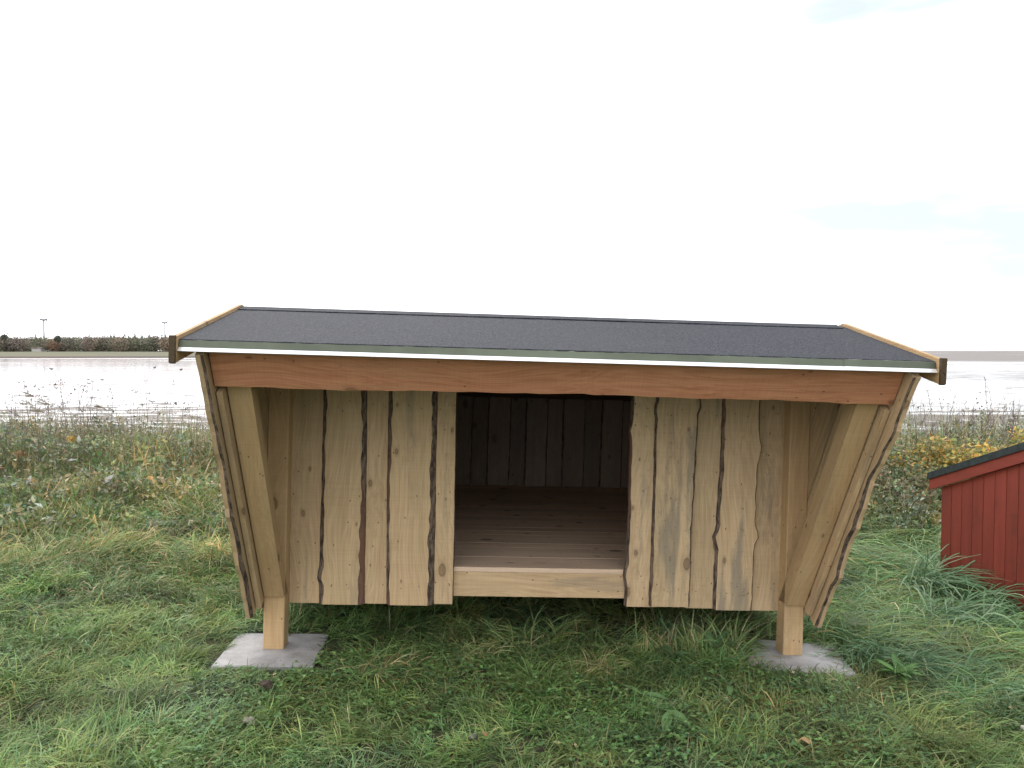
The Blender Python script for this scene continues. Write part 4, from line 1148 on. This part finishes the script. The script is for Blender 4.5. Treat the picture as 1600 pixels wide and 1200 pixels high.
for i, (px, yt, rd) in enumerate([(174, 523.5, 1.6), (179, 521.5, 2.0), (196, 521.5, 2.1), (202, 524.5, 1.8), (212, 521.5, 2.0), (222.5, 523.5, 1.4), (234, 522, 1.8), (241, 524.5, 1.5)]):
    conifer(px, yt, rd, i, lab)
conifer(254, 522.5, 2.6, 21, 'broad dark conifer at the foot of the wind turbine beside the shelter roof')
conifer(259.5, 522.5, 1.8, 22, 'narrow dark conifer right next to the shelter roof edge')
conifer(12, 520.5, 1.2, 23, 'slim pointed conifer above the far wood at the left edge of the picture')
conifer(57, 521, 1.4, 24, 'slim pointed conifer above the far wood just left of the bigger wind turbine')
def round_tree(px, ytop, rad, seed, label):
    d = 400; X_ = (px - 800) / 1256 * d; zt = 1.6 + (548 - ytop) * d / 1256; z0 = 1.1; H = zt - z0
    o = empty('round_tree', (X_, d, z0)); mb = MB(); mb.tube([(0, 0, 0), (.1, 0, H * .4), (0, 0, H * .8)], [.3, .22, .06], 6); mb.build('trunk', M['trunk'], o)
    rr = np.random.default_rng(seed); n = 700
    u = rr.normal(0, 1, (n, 3)); u /= np.linalg.norm(u, axis=1)[:, None]; u *= rr.uniform(.3, 1, (n, 1)) ** .5
    P = u * np.array([rad, rad, rad * .95]) * (1 + .15 * np.sin(u[:, :1] * 6)) + np.array([0, 0, H - rad])
    c = np.array([[.17, .18, .14]]) * rr.uniform(.6, 1.5, (n, 1))
    V, F, C = leaves(P, rr.uniform(.4, .9, n), rr.uniform(0, 6.28, n), rr.normal(0, .6, n), rr.normal(0, .6, n), c, .8, .2)
    np_mesh('crown', V, F, C, M['leaf'], o, smooth=False)
    tag(o, label, 'tree', 'round trees in the far wood')
round_tree(91, 524.5, 1.6, 1, 'round dark tree crown above the far wood, right of the bigger wind turbine')
round_tree(7.5, 523, 1.3, 2, 'small round tree crown above the far wood at the left edge')

# low farm building in the wood
fb = empty('farm_building', (-236, 401, .9))
mb = MB(); mb.box((-2.3, -2, 0), (2.3, 2, 1.9)); mb.build('wall', simple('pale_render', (.40, .39, .37), .8), fb)
mb = MB(); vs = [(-2.8, -2.3, 1.9), (2.8, -2.3, 1.9), (2.8, 2.3, 1.9), (-2.8, 2.3, 1.9), (-2.8, 0, 2.6), (2.8, 0, 2.6)]
mb.add(vs, [(0, 1, 5, 4), (2, 3, 4, 5), (0, 4, 3), (1, 2, 5), (3, 2, 1, 0)]); mb.build('roof', simple('tile_roof', (.14, .095, .08), .8), fb)
tag(fb, 'tiny pale building with reddish roof at the foot of the far wood', 'building')

# wind turbines
M['turbine'] = simple('turbine_grey', (.085, .09, .11), .6, 0, .2, .03)
def turbine(px, hub_y, d, nac, bl, label, a0):
    X_ = (px - 800) / 1256 * d; hz = 1.6 + (548 - hub_y) * d / 1256
    o = empty('wind_turbine', (X_, d, 0), R(12))
    mb = MB(); mb.tube([(0, 0, 0), (0, 0, hz - .8)], [1.35, .75], 12); mb.build('tower', M['turbine'], o, True)
    mb = MB(); mb.tube([(-nac * .6, 0, hz + .9), (-nac * .5, 0, hz + .4), (-nac * .1, 0, hz), (nac * .22, 0, hz), (nac * .34, 0, hz + .1)], [.8, 1.2, 1.35, 1.3, .9], 8); mb.build('nacelle', M['turbine'], o, True)
    mb = MB(); mb.tube([(nac * .34, 0, hz + .1), (nac * .46, 0, hz + .1), (nac * .52, 0, hz + .1)], [1.1, .95, .25], 8); mb.build('hub', M['turbine'], o, True)
    for k in range(3):
        a = a0 + k * 2.0944; c_, s_ = math.cos(a), math.sin(a); hx = nac * .43
        mb = MB(); vs = []
        for (r_, w, t) in ((.8, .6, .5), (bl * .2, 1.7, .5), (bl * .6, 1.1, .4), (bl, .4, .2)):
            for (ww, tt) in ((-w / 2, 0), (0, t), (w / 2, 0), (0, -t)):
                vs.append((hx + tt + ww * .25, s_ * r_ + ww * c_, hz + .1 + c_ * r_ - ww * s_))
        fs = [(j * 4 + i, j * 4 + (i + 1) % 4, j * 4 + 4 + (i + 1) % 4, j * 4 + 4 + i) for j in range(3) for i in range(4)] + [(3, 2, 1, 0), (12, 13, 14, 15)]
        mb.add(vs, fs); mb.build('blade', M['turbine'], o)
    tag(o, label, 'wind turbine', 'wind turbines beyond the far wood')
turbine(70, 500, 1222, 9.5, 14, 'left and larger of the two grey wind turbines beyond the far wood', R(185))
turbine(258.5, 504.5, 1500, 8.5, 14, 'smaller grey wind turbine beyond the far wood, next to the shelter roof', R(185))
